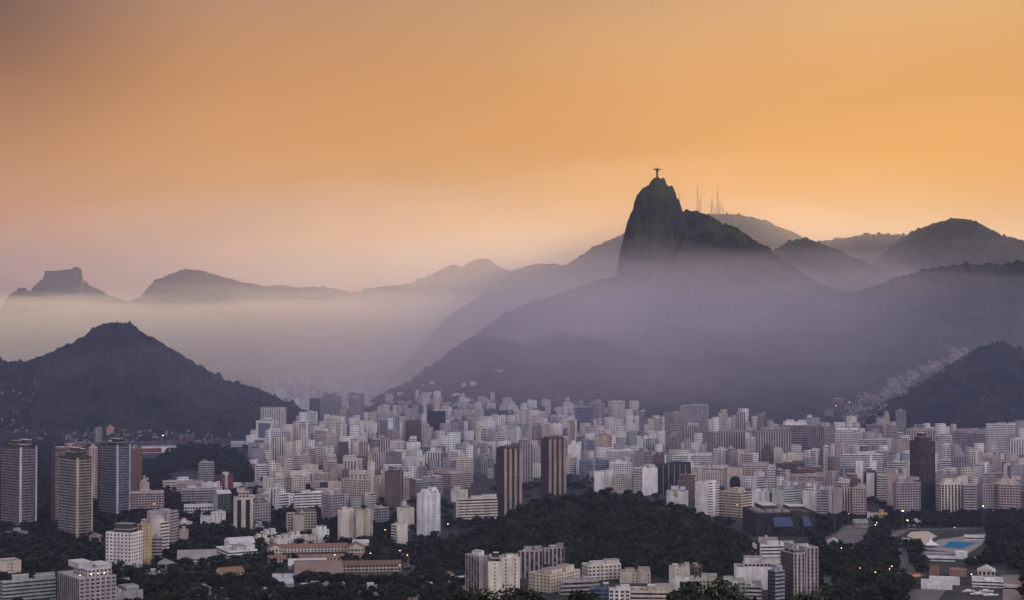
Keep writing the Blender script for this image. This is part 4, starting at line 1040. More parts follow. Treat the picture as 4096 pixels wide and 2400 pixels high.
for i in rank:
    u0, u1, vt, vb, D = BOXES[i]
    if vis[i] < 6 and u0 < 1016: continue
    ck, cw = fr.choices([(c[0], c[1]) for c in COLW], [c[2] for c in COLW])[0]
    if made >= N_THINGS or u0 >= 1016:
        SMALL.append((u0, u1, vt, vb, D, ck)); continue
    sr = fr.choices('gGbvBc', [26, 16, 14, 14, 20, 10])[0]
    sl = fr.choices('nncgb', [4, 4, 3, 2, 1])[0]
    uc = u0 if fr.random() < 0.35 else u0 + (u1 - u0) * fr.uniform(0.12, 0.6)
    h = (vb - vt) * D / FPX
    size = 'low' if h < 20 else ('mid height' if h < 34 else ('tall' if h < 46 else 'towering'))
    ratio = (u1 - u0) * D / FPX / h
    form = 'slim' if ratio < 0.55 else ('squarish' if ratio < 1.15 else 'broad')
    um, vm = (u0 + u1) / 2, (vt + vb) / 2
    LM = sorted(LANDMARKS, key=lambda L: (L[0] - um) ** 2 + (2.2 * (L[1] - vm)) ** 2)
    lab = None
    for L in LM[:6]:
        du = um - L[0]
        if abs(du) < 9: rel = 'behind' if D > L[2] else 'before'
        elif abs(du) < 26: rel = ('behind and left of' if du < 0 else 'behind and right of') if D > L[2] + 60 else (('in front and left of' if du < 0 else 'in front and right of') if D < L[2] - 60 else ('just left of' if du < 0 else 'just right of'))
        else: rel = ('some way left of' if du < 0 else 'some way right of')
        for t_ in (f'{size} {form} {cw} {PHR[sr]} block {rel} the {L[3]}',):
            if t_ not in SEEN and len(t_.replace('-', ' ').split()) <= 16: lab = t_; break
        if lab: break
    if not lab: continue
    SEEN[lab] = 1
    npent = fr.choices([0, 1, 2, 3], [1, 5, 5, 2])[0]
    building(u0, uc, u1, vt, vb, sl, sr, ck, lab, D=D, pent=npent, tanks=fr.choice((0, 1, 1, 2)), group='close packed apartment blocks of the city', record=False)
    made += 1
print('hand', n_hand, 'fill', len(FILL), 'things', made, 'stuff', len(SMALL))

# the rest, too small and crowded to count: one mass
def boxes_mesh(items, name):
    V, Q, UV, C = [], [], [], []
    for (x, y, z, wx, wy, h, rz, c) in items:
        ca, sa = math.cos(rz), math.sin(rz)
        n = len(V)
        for (px, py) in ((0, 0), (wx, 0), (wx, wy), (0, wy)):
            for zz in (-4, h): V.append((x + px * ca - py * sa, y + px * sa + py * ca, z + zz))
        fl = max(1, round(h / 3.1))
        for i in range(4):
            j = (i + 1) % 4
            nb = max(1, round((wx if i % 2 == 0 else wy) / 3.4))
            Q.append((n + 2 * i, n + 2 * j, n + 2 * j + 1, n + 2 * i + 1)); UV += [(0, -1), (nb, -1), (nb, fl), (0, fl)]; C.append(c)
        Q.append((n + 1, n + 3, n + 5, n + 7)); UV += [(0, 0)] * 4; C.append(tuple(v * 0.8 for v in c))
    me = np_mesh(name, V, Q)
    uvl = me.uv_layers.new(name='UVMap'); uvl.data.foreach_set('uv', [t for p in UV for t in p])
    ca = me.color_attributes.new('wall_colour', 'FLOAT_COLOR', 'CORNER')
    ca.data.foreach_set('color', [t for c in C for _ in range(4) for t in (*c, 1)])
    return me

m, t, b = principled('crowded_walls')
at = t.n('ShaderNodeAttribute'); at.attribute_name = 'wall_colour'
uvn = t.n('ShaderNodeUVMap'); uvn.uv_map = 'UVMap'
s = t.n('ShaderNodeSeparateXYZ'); t.set(s.inputs[0], uvn.outputs[0])
fu, fv = t.math('FRACT', s.outputs[0]), t.math('FRACT', s.outputs[1])
ins = t.math('MULTIPLY', t.math('MULTIPLY', t.math('GREATER_THAN', fv, 0.32), t.math('LESS_THAN', fv, 0.8)), t.math('MULTIPLY', t.math('GREATER_THAN', fu, 0.2), t.math('LESS_THAN', fu, 0.8)))
t.set(b.inputs['Base Color'], t.mix(ins, at.outputs['Color'], (0.03, 0.03, 0.035, 1))); b.inputs['Roughness'].default_value = 0.9
CROWD = m
items = []
for (u0, u1, vt, vb, D, ck) in SMALL:
    p = P(u0, vb, D); w_ = (u1 - u0) * D / FPX
    items.append((p.x, p.y, 0, w_, fr.uniform(10, 18), max(4, (vb - vt) * D / FPX), fr.uniform(-.3, .3), COL[ck]))
for k in range(560):                                                     # the far end of the town, deep in the valley mist
    u, v = fr.uniform(258, 400), 386 + 24 * fr.random() ** 0.8
    if v > 402 and u < 296: continue
    p = P(u, v, base_dist(v))
    items.append((p.x, p.y, 0, fr.uniform(10, 30), 14, fr.choice((10, 16, 24, 36, 50)) * fr.uniform(.7, 1.1), fr.uniform(-.3, .3), COL[fr.choice(('white', 'cream', 'pink', 'beige', 'white'))]))
for k in range(110):                                                     # and a few climbing the foot of the big slope
    u = fr.uniform(385, 640); v = np.interp(u, [385, 640], [404, 420]) - 11 * fr.random() ** 2
    q = on_land(u, v)
    items.append((q.x, q.y, q.z, fr.uniform(8, 24), 12, fr.choice((7, 10, 16, 24)) * fr.uniform(.7, 1.1), fr.uniform(-.4, .4), COL[fr.choice(('white', 'cream', 'pink', 'beige', 'mauve'))]))
o = link('distant_buildings', boxes_mesh(items, 'distant_buildings'), CROWD); tag(o, 'crowd of small distant blocks filling the valley and the gaps between nearer buildings', kind='stuff')
# ------------------------------------------------------------------ trees
def leaf_mat(name, a, b_):
    m, t, b = principled(name)
    geo = t.n('ShaderNodeNewGeometry')
    oi = t.n('ShaderNodeObjectInfo')
    r = geo.outputs['Random Per Island']
    c = t.mix(r, (*a, 1), (*b_, 1))
    f = t.smooth(t.noise(geo.outputs['Position'], 0.045, 2.0), 0.35, 0.65)
    k = t.math('MULTIPLY', t.math('MULTIPLY_ADD', oi.outputs['Random'], 0.5, 0.75), t.math('MULTIPLY_ADD', f, 0.7, 0.65))
    t.set(b.inputs['Base Color'], t.mix(1.0, c, t.vec(k, k, t.math('MULTIPLY', k, 0.9)), 'MULTIPLY'))
    b.inputs['Roughness'].default_value = 0.75
    b.inputs['Specular IOR Level'].default_value = 0.2
    return m

LEAF = leaf_mat('leaves', (0.008, 0.014, 0.012), (0.026, 0.033, 0.023))
BARK = flat_mat('bark', (0.07, 0.055, 0.045), 0.95, 0.3, 1.5)


def crown_arrays(seed, n, size, rx=5.0, rz=4.0, lumps=7):
    """leaf-sized faces on and in several uneven clumps; the crown's underside is at z = 0"""
    g = np.random.default_rng(seed)
    cs = []
    for k in range(lumps):
        a, rr = g.uniform(0, 2 * np.pi), rx * np.sqrt(g.random()) * 0.62
        cs.append((rr * np.cos(a), rr * np.sin(a), rz * g.uniform(0.55, 1.35), g.uniform(0.38, 0.62) * rx))
    cs = np.array(cs)
    w_ = cs[:, 3] ** 2; w_ /= w_.sum()
    who = g.choice(len(cs), n, p=w_)
    d = g.normal(size=(n, 3)); d /= np.linalg.norm(d, axis=1)[:, None]
    d[:, 2] = np.abs(d[:, 2]) * np.where(g.random(n) < 0.75, 1, -0.7)
    rad = cs[who, 3] * (0.70 + 0.36 * g.random(n))
    c = cs[who, :3] + d * rad[:, None] * np.array([1, 1, 0.72])
    c[:, 2] = np.maximum(c[:, 2], 0.2)
    nrm = d + 0.55 * g.normal(size=(n, 3)); nrm /= np.linalg.norm(nrm, axis=1)[:, None]
    t1 = np.cross(nrm, g.normal(size=(n, 3))); t1 /= np.linalg.norm(t1, axis=1)[:, None]
    t2 = np.cross(nrm, t1)
    s = size * (0.6 + 0.8 * g.random(n))[:, None]
    V = np.stack([c - t1 * s, c - t2 * s * 0.62, c + t1 * s, c + t2 * s * 0.62], 1)
    return V.reshape(-1, 3)


def crown_mesh(name, V):
    q = np.arange(len(V)).reshape(-1, 4)
    me = np_mesh(name, V, q)
    me.materials.append(LEAF)
    return me


CROWNS = [crown_mesh('crown', crown_arrays(50 + k, 560, 0.75, 4.6 + 0.5 * (k % 3), 3.2 + 0.7 * (k % 2), 6 + k)) for k in range(6)]


def trunk_mesh(h, r, seed):
    g = MB(); q = random.Random(seed)
    top = (q.uniform(-.3, .3), q.uniform(-.3, .3), h)
    g.bar((0, 0, -1.0), top, r, 7, r * 0.62)
    for k in range(4):
        a = k * 1.57 + q.uniform(-.4, .4)
        g.bar(top, (2.2 * math.cos(a), 2.2 * math.sin(a), h + q.uniform(1.6, 3.0)), r * 0.5, 5, r * 0.18)
    me = g.mesh('trunk'); me.materials.append(BARK)
    return me
TRUNKS = [trunk_mesh(3.2 + k * 0.6, 0.32, k) for k in range(3)]


def tree(loc, s, label, group=None, k=None, name='tree'):
    k = random.randrange(6) if k is None else k
    root = empty(name, loc, random.uniform(0, 6.28)); root.scale = (s, s, s * random.uniform(0.85, 1.15))
    tag(root, label, 'tree', group)
    link('trunk', TRUNKS[k % 3], None, root)
    link('crown', CROWNS[k], None, root, (0, 0, 2.6 + (k % 3) * 0.6))
    return root


SPRITES = [crown_arrays(80 + k, 110, 1.05, 4.8, 3.4, 6) for k in range(6)]
def canopy(name, pts, smin, smax, label, sprites=SPRITES, lift=1.5):
    g = np.random.default_rng(len(pts))
    out = []
    for (x, y, z) in pts:
        V = sprites[g.integers(len(sprites))]
        a, s = g.uniform(0, 6.28), g.uniform(smin, smax)
        ca, sa = np.cos(a), np.sin(a)
        out.append(np.stack([(V[:, 0] * ca - V[:, 1] * sa) * s + x, (V[:, 0] * sa + V[:, 1] * ca) * s + y, V[:, 2] * s * g.uniform(0.8, 1.3) + z + lift], -1))
    o = link(name, crown_mesh(name, np.concatenate(out)), None)
    tag(o, label, kind='stuff')
    return o


def ground_z(x, y, bv):
    h = bv.ray_cast(Vector((x, y, 2000)), Vector((0, 0, -1)))
    return h[0].z if h[0] is not None else None


RISE = [(1030, 1395), (1090, 1362), (1150, 1332), (1200, 1310), (1250, 1276), (1300, 1250), (1350, 1238), (1400, 1230), (1450, 1230), (1500, 1232), (1550, 1230), (1600, 1242), (1650, 1252), (1700, 1268), (1750, 1290), (1800, 1316), (1850, 1356), (1890, 1398)]
ridge('wooded_rise', RISE, lambda u: np.interp(u, [420, 500, 590, 680, 768], [1500, 1590, 1640, 1590, 1490]), lambda u, z: np.interp(u, [420, 520, 680, 768], [60, 190, 200, 60]), 170, nf=40, nb=12, relief=6, wave=90, jit=1, treejit=0.5, mat=FOREST, step=1.0, seed=31, pw=0.85, crest_wander=8)
RISE_BV = BVHS['list'][-1]
KNOLL = [(325, 1190), (345, 1172), (372, 1150), (400, 1128), (425, 1112), (460, 1104), (490, 1100), (530, 1100), (560, 1104), (585, 1116), (605, 1142), (620, 1180)]
ridge('wooded_knoll', KNOLL, lambda u: np.interp(u, [130, 190, 252], [2420, 2640, 2420]), lambda u, z: 150, 200, nf=20, nb=8, relief=4, wave=90, jit=1, treejit=0.5, mat=FOREST, step=1.0, seed=32, pw=0.9, crest_wander=5)
KNOLL_BV = BVHS['list'][-1]


def scatter(bv, x0, x1, y0, y1, n, sp, seed, ok=None):
    g = random.Random(seed); out = []; cell = {}
    for _ in range(n):
        x, y = g.uniform(x0, x1), g.uniform(y0, y1)
        if ok and not ok(x, y): continue
        kx, ky = int(x // sp), int(y // sp)
        if any((x - a) ** 2 + (y - b) ** 2 < sp * sp for i in (-1, 0, 1) for j in (-1, 0, 1) for (a, b) in cell.get((kx + i, ky + j), ())): continue
        z = ground_z(x, y, bv) if bv else 0.0
        if z is None or (bv and z < -2): continue
        cell.setdefault((kx, ky), []).append((x, y)); out.append((x, y, z))
    return out


pts = scatter(RISE_BV, -120, 280, 1300, 1800, 9000, 6.6, 1)
canopy('forest', pts, 0.75, 1.25, 'dense dark wood covering the rise in the middle of the city')
pts = scatter(KNOLL_BV, -640, -390, 2200, 2850, 5000, 8.0, 2)
canopy('knoll_forest', pts, 0.9, 1.4, 'dense dark wood covering the round knoll behind the small banded tower', [v[:240] for v in SPRITES])
# the crest of the rise carries a few big trees that stand out
for (x, y, s, lab) in ((870, 655, 2.1, 'great round dark tree standing highest on the crest of the wooded rise'), (690, 665, 1.5, 'broad dark tree on the crest before the white block with ribbed end wall'), (1250, 745, 1.3, 'flat topped tree by the flagpole on the wooded rise'), (600, 668, 1.3, 'low wide tree on the crest next to the broad dark one')):
    p = P(T(3, x), TV(y), 1630); z = ground_z(p.x, p.y, RISE_BV)
    tree((p.x, p.y, z or 20), s, lab)


# park and street trees: those that show largest are things, the rest one mass
def inside_building(x, y, pad=5):
    for f in FOOT:
        dx_, dy_ = x - f[0], y - f[1]
        ca, sa = math.cos(-f[4]), math.sin(-f[4])
        lx, ly = dx_ * ca - dy_ * sa, dx_ * sa + dy_ * ca
        if -pad < lx < f[2] + pad and -pad < ly < f[3] + pad: return True
    return False


FOOT = []
for o in list(col.objects):
    if o.parent is None and o.type == 'EMPTY' and o.get('category') not in (None, 'tree'):
        for c in o.children:
            if c.name.startswith('wall'):
                bb = c.bound_box
                FOOT.append((o.location.x, o.location.y, max(b_[0] for b_ in bb), max(b_[1] for b_ in bb), o.rotation_euler.z))


def uv_of(x, y, z=0.0):
    d = Vector((x, y, z - CAM_Z))
    up, fw = Vector((0, -math.sin(PITCH), math.cos(PITCH))), Vector((0, math.cos(PITCH), math.sin(PITCH)))
    return 512 + FPX * d.x / d.dot(fw), 300 - FPX * d.dot(up) / d.dot(fw)


def K(x, y): return 800 + x / 11.25, 490 + y / 11.25       # the bay side was read from an enlargement of the lower right corner
def inpoly(u, v, poly):
    r = False
    for i in range(len(poly)):
        (a, b), (c, d) = poly[i], poly[i - 1]
        if (b > v) != (d > v) and u < (c - a) * (v - b) / (d - b) + a: r = not r
    return r


OPEN = [[K(*p) for p in q] for q in (
    [(1080, 640), (1190, 640), (1330, 960), (1100, 960)], [(480, 1238), (640, 1140), (1000, 1000), (1350, 940), (1540, 940), (1240, 1040), (820, 1180), (640, 1260)],
    [(560, 400), (900, 390), (760, 560), (700, 700), (420, 640), (280, 700), (280, 560)], [(1180, 440), (2100, 430), (2120, 690), (1990, 840), (1380, 840), (1360, 640), (1000, 620), (980, 520)],
    [(1250, 980), (2300, 840), (2520, 960), (2520, 1300), (1200, 1300)], [(1440, 840), (1900, 840), (1900, 990), (1440, 990)], [(200, 980), (420, 1000), (430, 1260), (200, 1260)], [(0, 380), (300, 370), (300, 420), (0, 440)])]
OPEN += [[(T(2, x), TV(y)) for x, y in q] for q in ([(640, 1262), (1100, 1262), (1200, 1380), (640, 1380)], [(90, 1090), (790, 1090), (790, 1210), (90, 1210)], [(110, 1290), (290, 1290), (290, 1400), (110, 1400)])]
GROVES = [([(0, 442), (120, 450), (165, 470), (180, 500), (250, 470), (300, 480), (335, 520), (420, 515), (440, 545), (470, 560), (470, 612), (0, 612)], 'lower_left'),
          ([K(*p) for p in ((150, 330), (3500, 250), (3500, 1300), (150, 1300))], 'bay')]
spots = []
for poly, nm in GROVES:
    us_, vs_ = [p[0] for p in poly], [p[1] for p in poly]
    corners = [P(u, v, base_dist(v)) for u in (min(us_), max(us_)) for v in (min(vs_), max(vs_))]
    def ok(x, y):
        u, v = uv_of(x, y)
        if not inpoly(u, v, poly) or u < -6 or u > 1110 or v > 611: return False
        if any(inpoly(u, v, q) for q in OPEN): return False
        if RISE_BV.ray_cast(Vector((x, y, 500)), Vector((0, 0, -1)))[0] is not None and (ground_z(x, y, RISE_BV) or -9) > 0: return False
        return not inside_building(x, y, 4.5)
    q = scatter(None, min(c.x for c in corners), max(c.x for c in corners), min(c.y for c in corners), max(c.y for c in corners), 26000, 6.4, 5, ok)
    spots += [(nm, *p) for p in q]
# dark clumps between the blocks further back
for (t_, x, y, n) in ((2, 300, 520, 5), (2, 400, 640, 4), (2, 700, 490, 6), (2, 880, 570, 4), (2, 1290, 470, 3), (2, 240, 250, 5), (2, 560, 190, 3), (3, 1640, 600, 2), (4, 470, 520, 5), (4, 780, 730, 5), (4, 840, 770, 4), (1, 1160, 560, 8), (1, 1260, 740, 8), (1, 1150, 620, 5), (1, 300, 900, 5), (1, 330, 700, 4), (1, 700, 950, 6), (2, 190, 470, 3), (2, 1420, 860, 6), (2, 920, 900, 6), (4, 1640, 440, 4), (4, 900, 800, 6), (2, 1500, 900, 14), (2, 1700, 890, 14), (2, 1400, 760, 6), (3, 150, 620, 10), (3, 480, 620, 10), (3, 1100, 740, 6), (3, 1400, 880, 8), (3, 1560, 890, 8), (2, 1250, 620, 4), (2, 760, 700, 4)):
    for k in range(n):
        v = TV(y + 40) + random.uniform(-3, 3); u = T(t_, x) + random.uniform(-5, 5) * (n / 5)
        p = P(u, v, base_dist(v))
        if not inside_building(p.x, p.y, 4): spots.append(('city', p.x, p.y, 0.0))
for k in range(900):
    v = random.uniform(424, 520); u = random.uniform(240, 1024); p = P(u, v, base_dist(v))
    if not inside_building(p.x, p.y, 5) and not any((p.x - s_[1]) ** 2 + (p.y - s_[2]) ** 2 < 60 for s_ in spots[-300:]): spots.append(('street', p.x, p.y, 0.0))
spots.sort(key=lambda s_: s_[2])
TLAB = {}
n_tree = 0
rest = []
for (nm, x, y, z) in spots:
    u, v = uv_of(x, y)
    if n_tree < 278 and u < 1026 and nm in ('lower_left', 'bay') and v < 604:
        L = min(LANDMARKS, key=lambda L: (L[0] - u) ** 2 + (1.5 * (L[1] - v)) ** 2)
        lab = f'dark leafy tree in the park nearest the {L[3]}'
        tree((x, y, z), random.uniform(0.8, 1.5), lab, f'trees near the {L[3]}')
        n_tree += 1
    else:
        rest.append((x, y, z))
canopy('tree_mass', rest, 0.8, 1.35, 'dark mass of street and park trees filling the gaps between buildings', lift=1.0)
print('trees', n_tree, 'mass', len(rest))

# palms beside the white pavilions
def palm(loc, h, label):
    root = empty('palm_tree', loc, random.uniform(0, 6)); tag(root, label, 'palm tree')
    g = MB(); g.bar((0, 0, -1), (0.3, 0.1, h * 0.5), 0.32, 7, 0.26); g.bar((0.3, 0.1, h * 0.5), (0.2, 0.3, h), 0.26, 7, 0.2)
    g.build('trunk', BARK, root)
    g = MB()
    for k in range(15):
        a, up = k * 0.42 * 2 + random.uniform(-.2, .2), random.uniform(0.2, 1.0)
        prev = None
        for j in range(7):
            t_ = j / 6; r = 4.2 * t_; zz = h + up * 2.2 * math.sin(t_ * 2.0) - 2.6 * t_ * t_
            c = Vector((0.2 + r * math.cos(a), 0.3 + r * math.sin(a), zz)); s = Vector((-math.sin(a), math.cos(a), 0)) * (0.75 * math.sin(math.pi * min(1, t_ * .9 + .1)) + 0.05)
            cur = (c + s - Vector((0, 0, .25)), c, c - s - Vector((0, 0, .25)))
            if prev: g.poly([prev[0], prev[1], cur[1], cur[0]]); g.poly([prev[1], prev[2], cur[2], cur[1]])
            prev = cur
    g.build('crown', LEAF, root)
for (x, y, h, lab) in ((195, 1372, 13, 'tall palm standing before the white pavilions'), (310, 1395, 11, 'shorter palm at the corner of the reddish brown barn'), (832, 985, 15, 'very tall palm at the flank of the beige twin slabs'), (846, 1010, 12, 'shorter palm at the flank of the beige twin slabs')):
    v = TV(y); p = P(T(2, x), v, base_dist(v)); palm((p.x, p.y, 0), h, lab)

# the hill the photo was taken from, and the tree tops at its edge
V, n = [], 0
ys = np.concatenate([np.linspace(-60, 120, 37), np.linspace(130, 700, 58)])
xs = np.linspace(-420, 420, 121)
X, Y = np.meshgrid(xs, ys)
Z = np.interp(Y, [-60, 0, 30, 90, 300, 620, 700], [214, 212, 206, 184, 92, -3, -8]) + np.clip((Y - 20) / 60, 0, 1) * 5 * fbm(X / 40, Y / 40, octv=4, seed=9) - 0.00012 * X * X
idx = np.arange(X.size).reshape(X.shape)
q = np.stack([idx[:-1, :-1], idx[:-1, 1:], idx[1:, 1:], idx[1:, :-1]], -1).reshape(-1, 4)
o = link('viewpoint_hill', np_mesh('viewpoint_hill', np.stack([X, Y, Z], -1).reshape(-1, 3), q, smooth=True), FOREST); tag(o, kind='structure')
for (u, v, D, rx, lab, n_, sd) in ((488, 584, 78, 2.6, 'tree top with small leaves poking up at the bottom edge below the low yellowish house', 3000, 1), (528, 590, 84, 2.2, 'lower tree top at the bottom edge between two other tree tops', 2200, 2), (578, 590, 80, 1.3, 'thin tree top at the bottom edge in front of the navy office', 900, 3),
                              (690, 580, 60, 0.9, 'spiky tree top at the bottom edge in front of the long beige apartment row', 700, 4), (707, 580, 62, 1.4, 'bushier tree top at the bottom edge below the tangle roofed white house', 1500, 5), (735, 592, 66, 1.1, 'small dark tree top at the bottom edge under the green tinted block', 900, 6), (806, 593, 70, 1.3, 'small dark tree top at the bottom edge below the ribbed grey office', 1100, 7)):
    p = P(u, v, D)
    zg = float(np.interp(D, [-60, 0, 30, 90, 300], [214, 212, 206, 184, 92])) - 4
    root = empty('tree', (p.x, p.y, zg)); tag(root, lab, 'tree')
    A = crown_arrays(300 + sd, n_, 0.105, rx, rx * 0.9, 7)
    H = A[:, 2].max(); top = p.z - zg
    A[:, 2] += top - H
    link('crown', crown_mesh('crown', A), None, root)
    g = MB(); g.bar((0, 0, -2), (0.1, 0.1, top - H + 0.8), 0.22, 7, 0.1)
    for k in range(9):
        a = k * 0.7; g.bar((0.1, 0.1, top - H + 0.3 + 0.1 * k), (rx * 0.6 * math.cos(a), rx * 0.6 * math.sin(a), top - random.uniform(0.1, 1.0) * rx), 0.07, 5, 0.02)
    g.build('trunk', BARK, root)
# ------------------------------------------------------------------ roads, pool, bay side
def GP(u, v, z=0.0):
    p = P(u, v, base_dist(v)); return Vector((p.x, p.y, z))

ASPH = flat_mat('asphalt', (0.085, 0.080, 0.085), 0.9, 0.25, 0.08)
PAVE = flat_mat('pale_paving', (0.26, 0.24, 0.23), 0.9, 0.3, 0.06)
SAND = flat_mat('sand', (0.50, 0.40, 0.31), 0.95, 0.2, 0.1)
LINE = flat_mat('line_paint', (0.55, 0.55, 0.52), 0.8)
WHITE = flat_mat('white_paint', (0.64, 0.63, 0.64), 0.7, 0.12, 0.3)
ORANGE = flat_mat('orange_canvas', (0.62, 0.16, 0.05), 0.8, 0.2, 0.3)
BRICK = flat_mat('dark_brick', (0.15, 0.055, 0.045), 0.9, 0.25, 0.3)

def strip(name, cl, width, z, mat, kerb=True):
    pts = [GP(u, v) for u, v in cl]
    fine = []
    for a, b in zip(pts, pts[1:]):
        for k in range(6): fine.append(a.lerp(b, k / 6))
    fine.append(pts[-1])
    g = MB(); kb = MB(); prev = None
    for i, p in enumerate(fine):
        d = (fine[min(i + 1, len(fine) - 1)] - fine[max(i - 1, 0)]).normalized(); s = Vector((d.y, -d.x, 0))
        w_ = width(i / (len(fine) - 1)) if callable(width) else width
        cur = (p + s * w_ / 2, p - s * w_ / 2, s)
        if prev:
            g.poly([(prev[1].x, prev[1].y, z), (prev[0].x, prev[0].y, z), (cur[0].x, cur[0].y, z), (cur[1].x, cur[1].y, z)])
            for e, q in ((0, 1), (1, -1)):
                A, B_ = prev[e], cur[e]; A2, B2 = A + prev[2] * 0.5 * q, B_ + cur[2] * 0.5 * q
                for (a, b, c, dd) in (((A, z), (B_, z), (B_, z + .13), (A, z + .13)), ((A, z + .13), (B_, z + .13), (B2, z + .13), (A2, z + .13)), ((A2, z + .13), (B2, z + .13), (B2, 0), (A2, 0))):
                    kb.poly([(a[0].x, a[0].y, a[1]), (b[0].x, b[0].y, b[1]), (c[0].x, c[0].y, c[1]), (dd[0].x, dd[0].y, dd[1])])
        prev = cur
    o = g.build(name, mat); tag(o, kind='structure')
    if kerb: k_ = kb.build('kerb', PAVE); tag(k_, kind='structure')
    # broken centre line
    lm = MB()
    for i in range(0, len(fine) - 1, 2):
        a, b = fine[i], fine[i].lerp(fine[i + 1], 0.6); d = (b - a).normalized(); s = Vector((d.y, -d.x, 0)) * 0.2
        lm.poly([(*(a - s).xy, z + .004), (*(a + s).xy, z + .004), (*(b + s).xy, z + .004), (*(b - s).xy, z + .004)])
    l_ = lm.build('road_markings', LINE); tag(l_, kind='structure')
    return fine

def patch(name, pts, z, mat):
    g = MB(); g.poly([GP(*p, z) for p in reversed(pts)]); o = g.build(name, mat); tag(o, kind='structure'); return o

patch('plaza', [K(*p) for p in ((270, 400), (930, 385), (1260, 410), (1200, 470), (1000, 560), (860, 640), (620, 720), (240, 700))], 0.012, flat_mat('worn_plaza', (0.15, 0.13, 0.125), 0.95, 0.5, 0.05))
R1 = strip('road', [K(1125, 630), K(1130, 740), K(1170, 850), K(1215, 960)], lambda t: 9 + 7 * t, 0.016, ASPH)
R2 = strip('road', [K(380, 1290), K(520, 1215), K(700, 1150), K(880, 1085), K(1040, 1030), K(1240, 975), K(1420, 930)], 12, 0.020, ASPH)
R3 = strip('road', [K(200, 432), K(600, 440), (K(900, 425)), K(1400, 440), K(2000, 430), K(2520, 420)], 13, 0.024, ASPH)
R4 = strip('road', [K(230, 960), K(300, 1060), K(360, 1150), K(420, 1260)], 17, 0.028, ASPH)
R5 = strip('road', [(T(2, 1075), TV(1120)), (T(2, 1100), TV(1180)), (T(2, 1180), TV(1290)), (T(2, 1260), TV(1380))], 9, 0.016, ASPH)
patch('sand', [K(1200, 520), K(1250, 470), K(1440, 462), K(1545, 520), K(1400, 590), K(1330, 560)], 0.014, SAND)
patch('yard', [(T(2, 640), TV(1275)), (T(2, 1085), TV(1275)), (T(2, 1190), TV(1372)), (T(2, 640), TV(1372))], 0.012, flat_mat('yard_tarmac', (0.055, 0.05, 0.052), 0.95, 0.3, 0.06))
patch('car_park', [K(1230, 1112), K(1660, 1112), K(1500, 1300), K(1100, 1300)], 0.012, flat_mat('car_park_tarmac', (0.13, 0.115, 0.115), 0.95, 0.2, 0.06))
patch('pool_deck', [K(1360, 660), K(1560, 560), K(2100, 480), K(2130, 560), K(1880, 720)], 0.02, PAVE)
patch('sports_ground', [K(2270, 960), K(2600, 950), K(2600, 1300), K(2290, 1300)], 0.014, flat_mat('dry_ground', (0.22, 0.18, 0.14), 0.95, 0.4, 0.05))
patch('lawn', [K(1180, 545), K(1370, 545), K(1300, 600), K(1150, 590)], 0.03, flat_mat('lawn_green', (0.03, 0.05, 0.02), 0.95, 0.3, 0.2))

pool = empty('swimming_pool', GP(*K(1780, 625))); tag(pool, 'long rectangular swimming pool with vivid blue water and pale rim', 'swimming pool')
ring = [GP(*K(*p)) - pool.location for p in ((1595, 645), (1690, 583), (1975, 598), (1830, 665))]
cen = sum(ring, Vector()) / 4
g = MB(); g.poly([(*r.xy, 0.35) for r in reversed(ring)]); wat = g.build('water', None, pool)
m, t, b = principled('pool_water'); b.inputs['Base Color'].default_value = (0.02, 0.15, 0.29, 1); b.inputs['Roughness'].default_value = 1.0; b.inputs['Specular IOR Level'].default_value = 0.05; wat.data.materials.clear(); wat.data.materials.append(m)
g = MB()
for i in range(4):
    a, b_ = ring[i], ring[(i + 1) % 4]; A, B_ = a + (a - cen) * 0.07, b_ + (b_ - cen) * 0.07
    g.poly([(*a.xy, .5), (*b_.xy, .5), (*B_.xy, .5), (*A.xy, .5)]); g.poly([(*a.xy, .3), (*b_.xy, .3), (*b_.xy, .5), (*a.xy, .5)]); g.poly([(*A.xy, 0), (*B_.xy, 0), (*B_.xy, .5), (*A.xy, .5)])
g.build('rim', PAVE, pool)

def kb(x0, x1, yt, yb, sr, c, lab, **kw):
    u0, v0 = K(x0, yt); u1, v1 = K(x1, yb)
    kw = {**dict(name='low_building', cat='building', depth=12, tanks=0, pent=0, rmat=ROOFL), **kw}
    return building(u0, u0, u1, v0, v1, 'n', sr, c, lab, **kw)
kb(1845, 2080, 528, 560, 'b', 'white', 'flat white canopy roofed stand behind the swimming pool', depth=16)
kb(1745, 1878, 700, 775, 'n', 'white', 'blank white cube between the bleachers and the swimming pool')
kb(1370, 1738, 700, 745, 'n', 'grey', 'long dark grandstand wall in front of the swimming pool', depth=8)
kb(1385, 1735, 752, 795, 'b', 'white', 'row of white bleachers below the dark grandstand wall', depth=10)
kb(1885, 2040, 765, 808, 'b', 'white', 'shorter white bleachers east of the blank white cube', depth=10)
kb(1455, 1560, 862, 960, 'n', 'rust', 'dark red brick pavilion with a white post among trees, nearer the avenue', rmat=BRICK)
kb(1680, 1868, 895, 972, 'n', 'rust', 'dark red brick pavilion under a pale flat roof, nearer the slipway')
kb(1362, 1700, 1040, 1112, 'c', 'white', 'low white clubhouse with small dark doors beside the car park', depth=20, pent=1)
kb(1455, 1782, 1000, 1060, 'n', 'white', 'pale roofed wing behind the low white clubhouse', depth=16)
kb(1935, 2270, 1010, 1090, 'b', 'white', 'white boathouse with glazed front and projecting roof deck', depth=22, pent=1)
kb(2000, 2185, 905, 1000, 'v', 'beige', 'sloping beige hall with brown window slots behind the white boathouse', roof='gable', depth=18)
kb(2290, 2520, 1085, 1130, 'b', 'beige', 'low beige shed lines on the dry ground at the picture corner', depth=10)
kb(308, 440, 580, 655, 'n', 'beige', 'beige wedge of outdoor steps beside the plaza', roof='gable', depth=14)
kb(470, 520, 640, 705, 'c', 'white', 'small white kiosk at the plaza edge under trees', roof='gable', depth=8)
